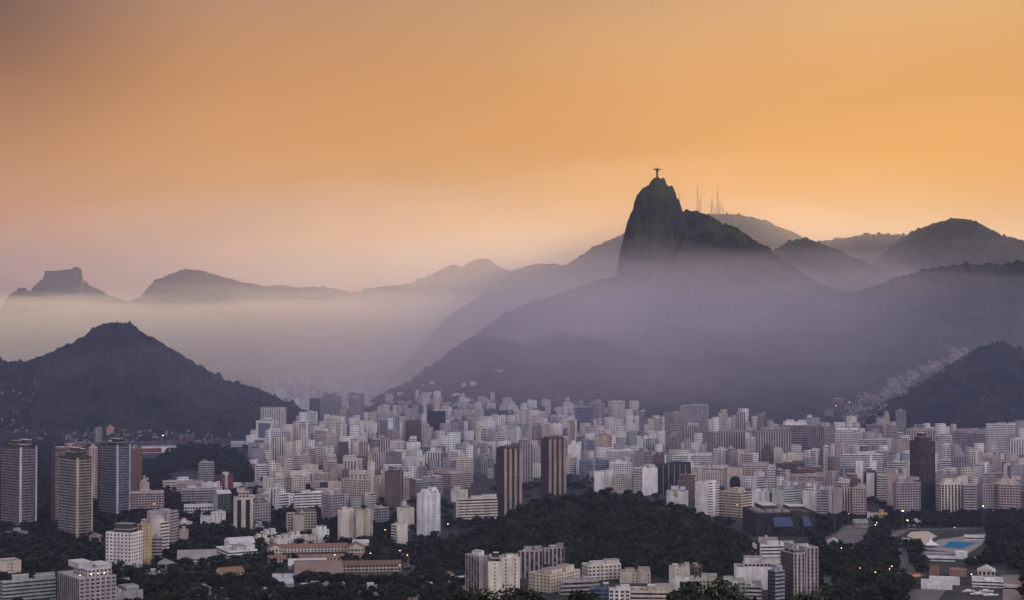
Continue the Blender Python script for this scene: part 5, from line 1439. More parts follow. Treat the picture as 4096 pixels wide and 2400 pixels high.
kb(760, 840, 690, 722, 'n', 'white', 'flat white roofed kiosk by the avenue trees', depth=9)
kb(655, 720, 670, 700, 'n', 'white', 'tiny pale kiosk between the plaza and the trees', depth=8)
kb(300, 390, 398, 440, 'g', 'green', 'small greenish bus shelter at the top of the plaza', depth=5)
kb(1215, 1290, 400, 440, 'b', 'green', 'teal roofed petrol stop beyond the sand court', depth=9)
kb(1150, 1230, 566, 582, 'n', 'white', 'low white bench like wall by the tall lamp mast', depth=3)
tent = empty('tent', GP(*K(1470, 640))); tag(tent, 'white pyramid tent at the corner of the pool deck', 'tent')
g = MB(); w_ = 7.0
for k in range(4):
    a, b_ = [(-w_, -w_), (w_, -w_), (w_, w_), (-w_, w_)][k], [(w_, -w_), (w_, w_), (-w_, w_), (-w_, -w_)][k]
    g.poly([(*a, 2.6), (*b_, 2.6), (b_[0] * .25, b_[1] * .25, 6.0), (a[0] * .25, a[1] * .25, 6.0)]); g.poly([(a[0] * .25, a[1] * .25, 6.0), (b_[0] * .25, b_[1] * .25, 6.0), (0, 0, 10.0)])
g.build('canopy', WHITE, tent)
for (x, y) in ((-6.8, -6.8), (6.8, -6.8), (6.8, 6.8), (-6.8, 6.8)):
    g = MB(); g.bar((x, y, 0), (x, y, 2.7), 0.12, 6); g.build('pole', METAL, tent)
for (x0, y0, x1, y1, lab) in ((1075, 1098, 1220, 1045, 'long orange canopy along the roadside, nearer the car park'), (1155, 1025, 1345, 1000, 'long orange canopy along the roadside, farther up the road')):
    a, b_ = GP(*K(x0, y0)), GP(*K(x1, y1)); root = empty('canopy', a); tag(root, lab, 'canopy')
    d = (b_ - a); s = Vector((d.y, -d.x, 0)).normalized() * 2.4
    g = MB(); g.poly([(*(-s).xy, 3.0), (*s.xy, 3.0), (*(d + s).xy, 3.0), (*(d - s).xy, 3.0)]); g.poly([(*(-s).xy, 3.0), (*(d - s).xy, 3.0), (*d.xy, 4.6), (0, 0, 4.6)]); g.poly([(*s.xy, 3.0), (0, 0, 4.6), (*d.xy, 4.6), (*(d + s).xy, 3.0)])
    g.build('roof', ORANGE, root)
    for k in range(5):
        p = d * (k / 4); g = MB(); g.bar((p.x, p.y, 0), (p.x, p.y, 3.1), 0.12, 6); g.build('post', METAL, root)
# yachts pulled up beside the boathouse
def yacht(loc, rz, L, label):
    root = empty('boat', loc, rz); tag(root, label, 'boat', 'white boats on the slipway')
    g = MB(); secs = [(-0.5, 0.8, 0), (-0.2, 1.0, 0), (0.2, 0.9, 0.05), (0.42, 0.45, 0.15), (0.5, 0.04, 0.3)]
    R = [[(L * t_, -w_ * L * .15, 1.5 + z), (L * t_, -w_ * L * .09, 0.3 + z), (L * t_, w_ * L * .09, 0.3 + z), (L * t_, w_ * L * .15, 1.5 + z)] for t_, w_, z in secs]
    for A, B_ in zip(R, R[1:]):
        for k in range(3): g.poly([A[k], A[k + 1], B_[k + 1], B_[k]])
        g.poly([A[3], A[0], B_[0], B_[3]])
    g.poly(R[0][::-1]); g.build('hull', WHITE, root)
    g = MB(); g.prism([(-L * .25, -L * .08), (L * .12, -L * .07), (L * .12, L * .07), (-L * .25, L * .08)], 1.5, 2.6); g.build('cabin', WHITE, root)
    g = MB(); g.bar((0, 0, 2.5), (0, 0, 2.5 + L * .9), 0.06, 5, 0.03); g.build('mast', METAL, root)
for (x, y, r, L, lab) in ((1900, 1150, .2, 11, 'white boat on the slipway nearest the clubhouse'), (2010, 1180, .1, 14, 'long white boat in the middle of the slipway'), (2100, 1150, -.1, 12, 'white boat close under the boathouse deck'), (2150, 1195, .15, 13, 'white boat at the outer end of the slipway')):
    yacht(GP(*K(x, y)), r, L, lab)

# ------------------------------------------------------------------ cars and a bus
TYRE = flat_mat('tyre', (0.02, 0.02, 0.02), 0.9)
RED = emit_mat('tail_light', (1.0, 0.06, 0.02), 14); HEAD = emit_mat('head_light', (1.0, 0.9, 0.7), 9)
for m in (RED, HEAD): m.cycles.emission_sampling = 'NONE'
PAINT = {k: flat_mat(k + '_car_paint', c, 0.35, 0.03, 0.5, 0.5) for k, c in (('white', (0.6, 0.6, 0.6)), ('silver', (0.35, 0.35, 0.37)), ('black', (0.02, 0.02, 0.022)), ('red', (0.35, 0.03, 0.03)), ('grey', (0.14, 0.14, 0.15)), ('yellow', (0.6, 0.42, 0.05)))}
def loft(g, secs):
    for A, B_ in zip(secs, secs[1:]):
        n = len(A)
        for k in range(n): g.poly([A[k], A[(k + 1) % n], B_[(k + 1) % n], B_[k]])
    g.poly(secs[0][::-1]); g.poly(secs[-1])
CARM = {}
def car_meshes():
    g = MB(); prof = [(-2.1, .45, .75), (-1.95, .3, .95), (-1.0, .25, 1.0), (0.6, .25, .98), (1.7, .3, .85), (2.1, .42, .65)]
    loft(g, [[(x, -.85, z0), (x, .85, z0), (x, .88, z1 * .8), (x, .78, z1), (x, -.78, z1), (x, -.88, z1 * .8)] for x, z0, z1 in prof]); CARM['body'] = g.mesh('body')
    g = MB(); loft(g, [[(-1.75, -.7, .95), (-1.75, .7, .95), (-1.7, .7, .97), (-1.7, -.7, .97)], [(-1.2, -.72, .95), (-1.2, .72, .95), (-1.2, .58, 1.42), (-1.2, -.58, 1.42)], [(.2, -.72, .95), (.2, .72, .95), (.2, .58, 1.45), (.2, -.58, 1.45)], [(.95, -.7, .93), (.95, .7, .93), (.93, .7, .95), (.93, -.7, .95)]]); CARM['cabin'] = g.mesh('cabin'); CARM['cabin'].materials.append(GLASS)
    g = MB(); g.bar((0, -.1, 0), (0, .1, 0), .31, 12); CARM['wheel'] = g.mesh('wheel'); CARM['wheel'].materials.append(TYRE)
    g = MB(); g.box(-.06, .06, -.2, .2, -.08, .08, bottom=True); CARM['tail_light'] = g.mesh('tail_light'); CARM['tail_light'].materials.append(RED)
    g = MB(); g.box(-.06, .06, -.2, .2, -.08, .08, bottom=True); CARM['headlight'] = g.mesh('headlight'); CARM['headlight'].materials.append(HEAD)
    for k in PAINT:
        CARM[k] = CARM['body'].copy(); CARM[k].materials.append(PAINT[k])
car_meshes()
OFFL = flat_mat('unlit_lamp_glass', (0.4, 0.35, 0.33), 0.3)
CARM['dull_light'] = CARM['headlight'].copy(); CARM['dull_light'].materials.clear(); CARM['dull_light'].materials.append(OFFL)
def car(loc, rz, paint, label, lights=None, group=None):
    root = empty('car', loc, rz); tag(root, label, 'car', group)
    link('body', CARM[paint], None, root); link('cabin', CARM['cabin'], None, root)
    for x in (-1.3, 1.3):
        for y in (-.8, .8): link('wheel', CARM['wheel'], None, root, (x, y, .31))
    for y in (-.6, .6):
        link('tail_light', CARM['tail_light' if lights == 'rear' else 'dull_light'], None, root, (-2.08, y, .68)); link('headlight', CARM['headlight' if lights == 'front' else 'dull_light'], None, root, (2.05, y, .58))
def along(a, b): return math.atan2(b.y - a.y, b.x - a.x)
def place_on(path, f, off):
    i = min(int(f * (len(path) - 1)), len(path) - 2); a, b = path[i], path[i + 1]; p = a.lerp(b, f * (len(path) - 1) - i); d = (b - a).normalized()
    return p + Vector((d.y, -d.x, 0)) * off + Vector((0, 0, .03)), along(a, b)
cn = ['white', 'silver', 'black', 'white', 'grey', 'red', 'silver', 'white', 'black', 'yellow']
for k in range(15):                                      # parked along the curving road
    p, r = place_on(R2, 0.26 + 0.034 * k, -7.6); c_ = cn[k % 10]
    car(p, r, c_, f'{c_} parked car in the roadside line beside the curving road by the orange canopies', group=f'{c_} cars parked along the curving road')
for k, (x, y, c_, li, lab) in enumerate(((500, 1140, 'black', 'rear', 'dark car with glowing red tail lights, leading the pair at the junction'), (530, 1138, 'black', 'rear', 'dark car with glowing red tail lights, following at the junction'), (545, 1165, 'yellow', None, 'yellow taxi behind the cars with red tail lights'), (455, 1190, 'white', 'front', 'white car with lit headlights coming through the junction'),
     (640, 1090, 'white', None, 'white car standing at the tree edge above the junction'), (250, 1090, 'white', None, 'white car on the side street beside the ribbed grey office, uppermost'), (270, 1120, 'silver', None, 'silver car on the side street beside the ribbed grey office'), (300, 1060, 'grey', None, 'grey car on the side street under the trees'), (335, 1095, 'white', 'front', 'white car with headlights on the side street'), (345, 1130, 'red', None, 'red car on the side street by the trees'),
     (300, 1165, 'white', None, 'white car low on the side street close to the ribbed grey office'), (380, 1180, 'black', None, 'black car low on the side street'), (1130, 760, 'silver', None, 'silver car alone on the avenue between the trees'), (1135, 805, 'grey', None, 'grey car alone on the avenue lower down'), (720, 425, 'white', None, 'white car on the upper road by the plaza'), (560, 420, 'silver', None, 'silver car on the upper road near the bus shelter'), (850, 432, 'white', 'front', 'white car with lights on the upper road beyond the plaza'), (780, 418, 'red', None, 'red car on the upper road'), (1060, 440, 'silver', None, 'silver car on the upper road near the lamp mast'))):
    car(GP(*K(x, y), .03), [.7, -.6, .4, 2.2, 1.4][k % 5] if y > 1000 else (1.5 if y > 700 else 0.02), c_, lab, li)
bus = empty('bus', GP(*K(572, 1128), .03), 1.2); tag(bus, 'white bus waiting behind the cars with red tail lights', 'bus')
g = MB(); loft(g, [[(x, -1.2 * k, .4), (x, 1.2 * k, .4), (x, 1.25 * k, 2.2), (x, 1.1 * k, 3.0), (x, -1.1 * k, 3.0), (x, -1.25 * k, 2.2)] for x, k in ((-5, .95), (-4.7, 1), (4.7, 1), (5, .93))]); g.build('body', PAINT['white'], bus)
for y in (-1.27, 1.23):
    g = MB(); g.box(-4.4, 4.4, y, y + .04, 1.4, 2.3, bottom=True); g.build('window', GLASS, bus)
for x in (-3.2, 3.2):
    for y in (-1.1, 1.1): o = link('wheel', CARM['wheel'], None, bus, (x, y, .45)); o.scale = (1.5, 1.5, 1.5)

# ------------------------------------------------------------------ lamps
AMBER = emit_mat('amber_lamp_light', (1.0, 0.48, 0.10), 16); GREENL = emit_mat('greenish_lamp_light', (0.75, 1.0, 0.35), 16); REDL = emit_mat('red_lamp_light', (1.0, 0.16, 0.05), 22); WARMW = emit_mat('warm_white_lamp_light', (1.0, 0.80, 0.45), 13)
for m in (AMBER, GREENL, REDL, WARMW): m.cycles.emission_sampling = 'NONE'
def lamp(loc, h, light, label, group=None, r=0.42, name='street_lamp', arm=1.6):
    root = empty(name, loc, random.uniform(0, 6.28)); tag(root, label, 'street lamp', group)
    g = MB(); g.bar((0, 0, -.5), (0, 0, h), 0.13, 7, 0.09); g.build('pole', METAL, root)
    if arm:
        g = MB(); g.bar((0, 0, h - .05), (arm, 0, h + .35), 0.07, 6); g.build('arm', METAL, root)
    hd = MB(); hd.lathe([(.1, .34), (r * .9, .25), (r, 0.1), (r * 1.02, 0.0)], 10, (arm, 0, h + .25)); k = hd.build('lamp_head', METAL, root)
    g = MB(); g.lathe([(r * .3, -r * .95), (r * .75, -r * .6), (r * .98, -0.01)], 10, (arm, 0, h + .25)); g.build('lamp_bulb', light, k)
def lampuv(u, v, h, light, label, z0=0.0, **kw):
    """v is the row of the light itself"""
    D = (CAM_Z - h - z0) / -(P(u, v, 1.0).z - CAM_Z); p = P(u, v, D); lamp((p.x, p.y, z0), h, light, label, **kw)
for (x, y, lab) in ((538, 928, 'amber street lamp glowing brightest among the park trees'), (865, 928, 'amber street lamp glowing under trees near the avenue'), (1003, 892, 'amber street lamp at the grove edge, lower of two close together'), (1015, 855, 'amber street lamp at the grove edge, upper of two close together'), (660, 880, 'faint amber street lamp deep among the park trees')):
    lampuv(*K(x, y), 11.5, AMBER, lab, r=.6 if x == 538 else (.25 if x == 660 else .42))
for (x, y, lab, L) in ((573, 1143, 'amber street lamp in front of the longest school wing', AMBER), (835, 1133, 'amber street lamp at the school corner', AMBER), (1075, 1112, 'amber street lamp by dark trees, higher of two beyond the school', AMBER), (1130, 1145, 'amber street lamp by dark trees, lower of two beyond the school', AMBER), (1073, 1222, 'red signal lamp at the end of the brownish school block', REDL), (963, 958, 'amber street lamp between the beige twins and the cream block', AMBER), (1410, 915, 'yellow street lamp beside the wooded rise and the long cream house', WARMW), (95, 450, 'bright greenish lamp over the street near the broad cream block', GREENL), (75, 425, 'small amber lamp close to the bright greenish one', AMBER)):
    lampuv(T(2, x), TV(y), 10.0, L, lab, r=.45)
lampuv(T(1, 1200), TV(262), 14, WARMW, 'brilliant yellow lamp over the houses at the foot of the pointed hill', r=1.3)
lampuv(T(1, 705), TV(372), 22, AMBER, 'amber lamp glinting between the yellow and the blue piered towers', r=.6)
lampuv(T(3, 10), TV(188), 14, GREENL, 'green lamp glinting among the crowded far blocks', r=.9)
lampuv(*K(1155, 232), 36, AMBER, 'tallest lamp mast with an amber light by the avenue', r=.9, arm=0.4, name='lamp_mast')
lampuv(*K(2065, 180), 36, WARMW, 'tall slender lamp mast in front of the rosy end slab', r=.6, arm=0.4, name='lamp_mast')
lampuv(*K(1220, 342), 12, AMBER, 'amber lamp in the trees at the foot of the black tower', r=.8)
lampuv(*K(852, 390), 10, GREENL, 'greenish lamp over the upper road by the plaza, lower of two', r=.5)
lampuv(*K(875, 368), 12, GREENL, 'greenish lamp over the upper road by the plaza, higher of two', r=.35)
lampuv(*K(388, 300), 30, METAL, 'unlit thin lamp mast at the end of the dark hall', r=.5, arm=0.4, name='lamp_mast')
lampuv(*K(545, 268), 26, WARMW, 'thin lamp mast with a weak light before the rosy block', r=.3, arm=0.4, name='lamp_mast')
lampuv(*K(1755, 425), 12, GREENL, 'faint teal lamp in the trees behind the pool', r=.3)
lampuv(*K(1930, 945), 8, WARMW, 'white lamp over the slipway beside the boathouse', r=.4)
lampuv(*K(448, 652), 8, WARMW, 'white lamp at the edge of the plaza', r=.4)
lampuv(T(3, 205), TV(757), 7, AMBER, 'tiny amber lamp in the wood below the crowned twin tower', z0=30, r=.3)
# lamps standing on the roof edge of the nearest block
root_, W_, L_, H_, _c = LAMPROOF
rm = root_.matrix_basis
for k, (f, lab) in enumerate(((0.06, 'lamp on the concrete framed block at its roof corner'), (0.34, 'second lamp from the corner on the concrete framed block'), (0.56, 'third lamp from the corner on the concrete framed block'), (0.72, 'farthest lamp along the roof of the concrete framed block'))):
    p = root_.matrix_world.copy() if False else Matrix.Translation(root_.location) @ Matrix.Rotation(root_.rotation_euler.z, 4, 'Z')
    q = p @ Vector((W_ * f, 3.0, H_ + .3)); lamp(q, 2.6, WARMW, lab, r=.35, arm=0.5, name='roof_lamp')

# ------------------------------------------------------------------ flag on the wooded rise
D_ = 1640; p = P(T(3, 1192), TV(772), D_)
fl = empty('flagpole', (p.x, p.y, p.z - 6)); tag(fl, 'tall white flagpole flying a green flag with a yellow diamond on the wooded rise', 'flagpole')
hp = (772 - 672) / 7.387 * D_ / FPX + 6
g = MB(); g.bar((0, 0, 0), (0, 0, hp), 0.32, 8, 0.2); g.build('pole', WHITE, fl)
g = MB(); W, H, N = 4.2, 5.2, 8
fp = lambda s, t_: (0.3 + W * s, 0.5 * math.sin(s * 5), hp - 0.4 - H * (1 - t_) - 0.9 * s)
for i in range(N):
    a, b_ = i / N, (i + 1) / N; g.poly([fp(a, 0), fp(b_, 0), fp(b_, 1), fp(a, 1)])
fo = g.build('flag', flat_mat('flag_green', (0.02, 0.20, 0.07), 0.8), fl)
g = MB(); off = lambda q: (q[0], q[1] - 0.04, q[2])
g.poly([off(fp(.1, .5)), off(fp(.5, .1)), off(fp(.9, .5)), off(fp(.5, .9))]); g.build('diamond', flat_mat('flag_yellow', (0.40, 0.32, 0.05), 0.8), fo)
g = MB(); off2 = lambda q: (q[0], q[1] - 0.10, q[2]); g.poly([off2(fp(.5 + .17 * math.cos(6.283 * k / 12), .5 + .17 * math.sin(6.283 * k / 12))) for k in range(12)]); g.build('disc', flat_mat('flag_blue', (0.02, 0.05, 0.35), 0.8), fo)

# ------------------------------------------------------------------ statue on the peak
STONE = flat_mat('soapstone', (0.035, 0.03, 0.03), 0.85, 0.15, 0.3)
su, sv0, sv1, SD = 657.2, 179.4, 166.9, 5052
p0 = P(su, sv0, SD); Hs = P(su, sv1, SD).z - p0.z
st = empty('statue', (p0.x, p0.y, p0.z)); tag(st, 'dark stone statue of a robed figure with outstretched arms on the sharp peak', 'statue')
g = MB(); g.prism([(-6, -6), (6, -6), (6, 6), (-6, 6)], -8, 2.2); g.prism([(-4.2, -4.2), (4.2, -4.2), (4.2, 4.2), (-4.2, 4.2)], 2.2, 7.6); g.prism([(-4.6, -4.6), (4.6, -4.6), (4.6, 4.6), (-4.6, 4.6)], 7.6, 8.4); g.build('pedestal', STONE, st)
me = bpy.data.meshes.new('figure'); s = (Hs - 8.4) / 30.0
vs = [(0, 0, 8.0), (0, 0, 13), (0, 0, 19), (0, -0.2, 25), (0, -.2, 30.2), (0, -.1, 32.6), (0, -.5, 35.0), (0, -.6, 37.2), (-4.2, -.2, 31.4), (-9, -.4, 31.3), (-12.6, -.6, 31.2), (-14.4, -.7, 31.2), (4.2, -.2, 31.4), (9, -.4, 31.3), (12.6, -.6, 31.2), (14.4, -.7, 31.2)]
rr = [4.0, 3.6, 3.4, 3.7, 3.3, 1.5, 2.0, 1.3, 2.9, 2.2, 1.6, .8, 2.9, 2.2, 1.6, .8]
ed = [(0, 1), (1, 2), (2, 3), (3, 4), (4, 5), (5, 6), (6, 7), (4, 8), (8, 9), (9, 10), (10, 11), (4, 12), (12, 13), (13, 14), (14, 15)]
me.from_pydata([(x, y, 8.4 + (z - 8.4) * s) for x, y, z in vs], ed, [])
fg = link('figure', me, STONE, st)
fg.modifiers.new('skin', 'SKIN')
for k, sk in enumerate(me.skin_vertices[0].data):
    sk.radius = (rr[k], rr[k] * .85); sk.use_root = k == 3
sb = fg.modifiers.new('smooth', 'SUBSURF'); sb.levels = sb.render_levels = 2

# ------------------------------------------------------------------ broadcasting masts on the ridge behind
MAST = flat_mat('mast_paint', (0.22, 0.10, 0.07), 0.7, 0.2, 0.05)
def lattice(u, vt, vb, wpx, D, label):
    p = P(u, vb + 1.5, D); m_ = D / FPX; H = (vb + 1.5 - vt) * m_; w_ = wpx * m_ / 2
    root = empty('broadcast_tower', (p.x, p.y, p.z)); tag(root, label, 'broadcast tower', 'broadcast towers on the ridge')
    if wpx < 0.65:
        g = MB(); g.bar((0, 0, -3), (0, 0, H * .6), .9, 6, .7); g.bar((0, 0, H * .6), (0, 0, H), .7, 6, .3); g.build('mast', MAST, root)
        g = MB(); g.bar((0, 0, H * .55), (0, 0, H * .62), 1.6, 8); g.build('antenna_drum', MAST, root); return
    top = H * 0.70; n = max(5, int(top / 11)); wid = lambda z: w_ * (1 - z / top) ** 1.25 + 1.3
    L = [(sx, sy) for sx in (-1, 1) for sy in (-1, 1)]
    for sx, sy in L:
        g = MB()
        for k in range(n):
            z0, z1 = top * k / n, top * (k + 1) / n; g.bar((sx * wid(z0), sy * wid(z0), z0 - (3 if k == 0 else 0)), (sx * wid(z1), sy * wid(z1), z1), .36, 5)
        g.build('leg', MAST, root)
    g = MB()
    for k in range(n):
        z0, z1 = top * k / n, top * (k + 1) / n; a, b_ = wid(z0), wid(z1)
        for (c, d) in (((-1, -1), (1, -1)), ((1, -1), (1, 1)), ((1, 1), (-1, 1)), ((-1, 1), (-1, -1))):
            g.bar((c[0] * a, c[1] * a, z0), (d[0] * b_, d[1] * b_, z1), .2, 4); g.bar((d[0] * a, d[1] * a, z0), (c[0] * b_, c[1] * b_, z1), .2, 4); g.bar((c[0] * b_, c[1] * b_, z1), (d[0] * b_, d[1] * b_, z1), .26, 4)
    g.build('bracing', MAST, root)
    g = MB(); g.bar((0, 0, top - 2), (0, 0, H * .88), .75, 6, .5); g.bar((0, 0, H * .88), (0, 0, H), .38, 6, .2); g.build('mast', MAST, root)
for (x, yt, yb, w_, lab) in ((1828, 290, 618, 3.3, 'tallest lattice tower, nearer the peak'), (1852, 415, 620, 2.2, 'shorter lattice tower close behind the tallest one'), (1960, 440, 626, .5, 'thin mast first in the farther tower cluster'), (1972, 460, 626, 2.5, 'stout lattice tower in the farther cluster'), (1998, 540, 628, .5, 'shortest thin mast between the stout and the slender lattice towers'), (2023, 325, 628, 3.3, 'slender tall lattice tower, highest of the farther cluster'), (2047, 465, 626, 2.0, 'mid height lattice tower beside the highest of the farther cluster'), (2076, 515, 620, 1.0, 'small mast at the far end of the tower cluster')):
    lattice(512 + x / 9.84, 150 + yt / 9.84, 150 + yb / 9.84, w_ * (0.68 if w_ > .9 else 1), 6900, lab)
lattice(512 + 1644 / 9.84, 150 + 425 / 9.84, 150 + 520 / 9.84, .5, 5300, 'thin mast close to the rocky shoulder of the peak')
lattice(512 + 2490 / 9.84, 150 + 675 / 9.84, 150 + 718 / 9.84, .5, 6800, 'lone thin mast far along the ridge')

# ------------------------------------------------------------------ houses on the slopes
def small_house(u, v, wpx, hpx, c, label, group=None, name='hillside_house', roofc=None):
    q = on_land(u, v)
    m_ = q.y / FPX; w_, h = wpx * m_, hpx * m_
    root = empty(name, (q.x - w_ / 2, q.y + 2, q.z), random.uniform(-.35, .35)); tag(root, label, 'house', group)
    g = MB(); fl = max(1, round(h / 3)); nb = max(1, round(w_ / 3.2)); d_ = w_ * random.uniform(.6, .9)
    ring = [(0, 0), (w_, 0), (w_, d_), (0, d_)]
    for i in range(4):
        a, b_ = ring[i], ring[(i + 1) % 4]; g.poly([(*a, -6), (*b_, -6), (*b_, h), (*a, h)], [(0, -2), (nb, -2), (nb, fl), (0, fl)])
    o = g.build('wall', ST['g'], root); o.color = (*COL[c], 1)
    g = MB(); g.box(-.3, w_ + .3, -.3, d_ + .3, h + .005, h + .5, bottom=True)
    if hpx > 1.6: g.box(w_ * .3, w_ * .6, d_ * .3, d_ * .7, h + .5, h + 2.2)
    g.build('roof', roofc or random.choice((ROOF, ROOFL, ROOFR)), root)
fav = random.Random(3)
VIL = ((1735, 835, 4.5, 3.2, 'white', 'large white villa on the forested slope, westernmost of the bright three'), (2045, 855, 4.5, 3.4, 'cream', 'cream villa on the forested slope in the middle of the bright three'), (2140, 850, 6.5, 4.2, 'cream', 'broad cream villa on the forested slope, biggest of the bright three'), (2040, 960, 3.6, 4.0, 'white', 'white villa lower on the slope above the far blocks'), (1975, 1045, 6, 2.6, 'pink', 'pink villa near the slope foot'), (2110, 1048, 4.6, 2.6, 'white', 'white villa near the slope foot beside the pale gridded block'), (1810, 1000, 6.5, 3.4, 'pink', 'pink house with wide roof over the far blocks'), (1510, 770, 3.2, 1.4, 'white', 'bright white house alone on the spur above the valley'), (1400, 795, 2.6, 2.0, 'pink', 'small pink house on the spur above the valley'), (1635, 850, 3.4, 1.8, 'pink', 'little rosy house west of the large white villa'), (2380, 698, 8.5, 1.2, 'cream', 'long narrow pale house high on the forested slope'), (2140, 1000, 3, 1.8, 'cream', 'small cream house between the villas and the blocks'))
for (x, y, w_, h_, c, lab) in VIL:
    small_house(256 + x / 9.84, 300 + y / 9.84, w_, h_, c, lab, name='villa')
small_house(768 + 700 / 9.84, 300 + 1030 / 9.84, 9.5, 5.5, 'rust', 'long reddish block low on the slope beside the hillside settlement', name='villa')
small_house(768 + 600 / 9.84, 300 + 1140 / 9.84, 9, 6, 'grey', 'grey block below the reddish one beside the hillside settlement', name='villa')
lampuv(768 + 667 / 9.84, 300 + 1038 / 9.84, 8, AMBER, 'orange lamp on the reddish block by the hillside settlement', z0=40, r=1.0)
lampuv(768 + 795 / 9.84, 300 + 1005 / 9.84, 8, GREENL, 'yellow green lamp at the settlement edge', z0=50, r=.8)
tw = []
for k in range(64):                                      # the settlement grows in clumps along the fold of the hill
    t_ = 0.9 * fav.random()
    cu = np.interp(t_, [0, .3, .6, 1], [852, 886, 920, 986]) + fav.gauss(-4, 8) * (1.2 - t_); cv = np.interp(t_, [0, .3, .6, 1], [420, 395, 376, 339]) + fav.gauss(-1, 6) * (1.15 - .8 * t_)
    for j in range(fav.randint(4, 30)):
        tw.append((cu + fav.gauss(0, 4.5 - 2 * t_), cv + fav.gauss(0, 2.2 - t_), t_))
made_h, massv = 0, []
fav.shuffle(tw)
for (u, v, t_) in tw:
    if made_h < 150:
        small_house(u, v, fav.uniform(0.9, 2.1), fav.uniform(0.8, 1.8), fav.choice(('pink', 'rust', 'beige', 'mauve', 'grey', 'cream', 'mauve', 'rust')), 'small boxy house in the settlement climbing beside the dark hill', 'houses of the hillside settlement'); made_h += 1
    else: massv.append((u, v, 0.85))
for k in range(330):
    u, v = fav.choice(((fav.uniform(-5, 38), fav.uniform(372, 432)), (fav.uniform(22, 230), fav.uniform(430, 449)), (fav.uniform(60, 210), fav.uniform(434, 446))))
    if fav.random() < 0.82 and v < 425: continue
    massv.append((u, v, 0.55))
items = []
for (u, v, br) in massv:
    q = on_land(u, v); m_ = q.y / FPX
    items.append((q.x, q.y, q.z, fav.uniform(0.9, 2.2) * m_, 7, fav.uniform(0.8, 1.8) * m_, fav.uniform(-.4, .4), tuple(c_ * br for c_ in COL[fav.choice(('pink', 'beige', 'grey', 'rust', 'mauve', 'mauve'))])))
o = link('hillside_houses', boxes_mesh(items, 'hillside_houses'), CROWD); tag(o, 'crowd of tiny houses on the hillsides', kind='stuff')
# ------------------------------------------------------------------ air: haze over the whole scene, banks of mist lying in the valleys
def volume_mat(name, c, dens, aniso=0.0):
    m = bpy.data.materials.new(name); m.use_nodes = True
    t = NT(m.node_tree)
    v = t.n('ShaderNodeVolumePrincipled')
    v.inputs['Color'].default_value = (*c, 1)
    v.inputs['Density'].default_value = dens
    v.inputs['Anisotropy'].default_value = aniso
    o = t.n('ShaderNodeOutputMaterial'); t.t.links.new(v.outputs[0], o.inputs['Volume'])
    m.cycles.homogeneous_volume = True
    return m


g = MB(); g.box(-16000, 16000, -1500, 16500, -8, 980, bottom=True)
haze = g.build('haze', volume_mat('haze_air', (0.31, 0.365, 0.60), 2.5e-5, 0.1)); tag(haze, kind='stuff')
g = MB(); g.box(-15000, 15000, 1300, 4612, -7, 300, bottom=True)       # the smoky ground layer the city lies in
o = g.build('low_mist', volume_mat('low_mist_air', (0.21, 0.235, 0.51), 1.05e-4, 0.0)); tag(o, kind='stuff')


def bank(name, c, r, colour, dens, g_=0.2, shells=4, rough=0.36, seed=0):
    """a bank of mist: bodies of even density, one inside the other, so that it thickens towards its middle"""
    bm = bmesh.new(); bmesh.ops.create_icosphere(bm, subdivisions=5, radius=1.0)
    base = np.array([v.co[:] for v in bm.verts]); tri = [[v.index for v in f.verts] for f in bm.faces]; bm.free()
    m = volume_mat(name + '_air', colour, dens / shells, g_)
    for k in range(shells):
        f = 1 - 0.8 * k / shells
        n_ = 1 + rough * fbm(base[:, 0] * 2.6 + 3 * k, base[:, 1] * 2.6, base[:, 2] * 1.5, octv=4, seed=seed + 13 * k)
        V = base * n_[:, None] * f * np.array(r)
        me = np_mesh(name, V, None, tri, smooth=True); me.materials.append(m)
        o = link(name, me); o.location = c
        tag(o, kind='stuff')


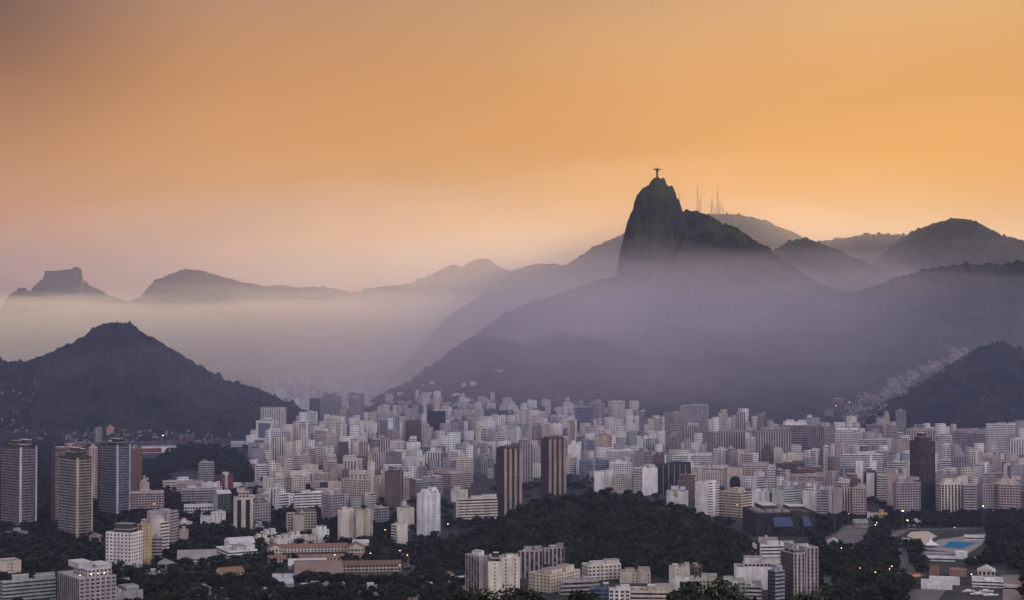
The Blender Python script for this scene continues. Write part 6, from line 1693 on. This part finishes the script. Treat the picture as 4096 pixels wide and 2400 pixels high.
def fog_layer(name, x0, x1, y0, y1, top, rough, colour, dens, g_, seed):
    """a layer of fog with a gently uneven top"""
    n = 60
    X, Y = np.meshgrid(np.linspace(x0, x1, n), np.linspace(y0, y1, n))
    edge = np.minimum(np.minimum(X - x0, x1 - X), np.minimum(Y - y0, y1 - Y))
    Z = top + rough * fbm(X / 1100, Y / 1100, octv=3, seed=seed)
    V = np.concatenate([np.stack([X, Y, Z], -1).reshape(-1, 3), np.stack([X, Y, np.full_like(X, -4)], -1).reshape(-1, 3)])
    idx = np.arange(n * n).reshape(n, n); o_ = n * n
    q = np.stack([idx[:-1, :-1], idx[:-1, 1:], idx[1:, 1:], idx[1:, :-1]], -1).reshape(-1, 4)
    Q = [q, q[:, ::-1] + o_]
    for e in (idx[0], idx[-1][::-1], idx[::-1, 0], idx[:, -1]):
        Q.append(np.stack([e[:-1] + o_, e[1:] + o_, e[1:], e[:-1]], -1))
    o = link(name, np_mesh(name, V, np.concatenate(Q)), volume_mat(name + '_air', colour, dens, g_)); tag(o, kind='stuff')


FOGC = (1.0, 0.985, 0.76)
fog_layer('valley_fog', -5200, 700, 5900, 9300, 270, 30, FOGC, 2.3e-4, 0.6, 41)
fog_layer('valley_fog', -5300, 710, 5700, 9400, 318, 34, FOGC, 2.3e-4, 0.6, 42)
fog_layer('thin_fog', -5400, 720, 5450, 9500, 356, 40, FOGC, 2.3e-4, 0.6, 43)
bank('fog_hump', P(70, 305, 7600), (560, 500, 62), (1.0, 0.95, 0.84), 9e-4, 0.5, seed=1)
bank('fog_crest', P(380, 306, 7300), (1200, 800, 60), (1.0, 0.95, 0.84), 6e-4, 0.5, seed=2)
bank('slope_mist', (400, 4380, 285), (950, 600, 170), (1.0, 0.91, 0.95), 8.5e-4, 0.2, 7, seed=3)
bank('flank_mist', (180, 4150, 140), (2000, 900, 290), (0.97, 0.88, 0.92), 5e-4, 0.1, 5, seed=4)
bank('spur_mist', (-180, 4750, 210), (800, 500, 250), (1.0, 0.94, 0.84), 9e-4, 0.4, 5, seed=5)
bank('saddle_mist', P(845, 288, 5450), (560, 350, 90), (1.0, 0.90, 0.95), 7e-4, 0.2, 5, seed=6)
bank('ridge_mist', P(960, 262, 5350), (900, 380, 110), (1.0, 0.90, 0.95), 2.6e-4, 0.2, seed=7)
bank('back_mist', (350, 5850, 330), (2300, 620, 500), (1.0, 0.90, 0.84), 6e-4, 0.4, 5, seed=8)
bank('settlement_smoke', (860, 3520, 95), (230, 130, 85), (0.95, 0.92, 1.0), 2e-4, 0.1, seed=9)
bank('valley_mouth_mist', (-430, 3900, 60), (520, 900, 150), (1.0, 0.92, 0.95), 0.9e-4, 0.2, 4, seed=10)
bank('foot_mist', (120, 4200, 130), (760, 600, 200), (1.0, 0.92, 0.92), 6e-4, 0.2, 6, seed=12)
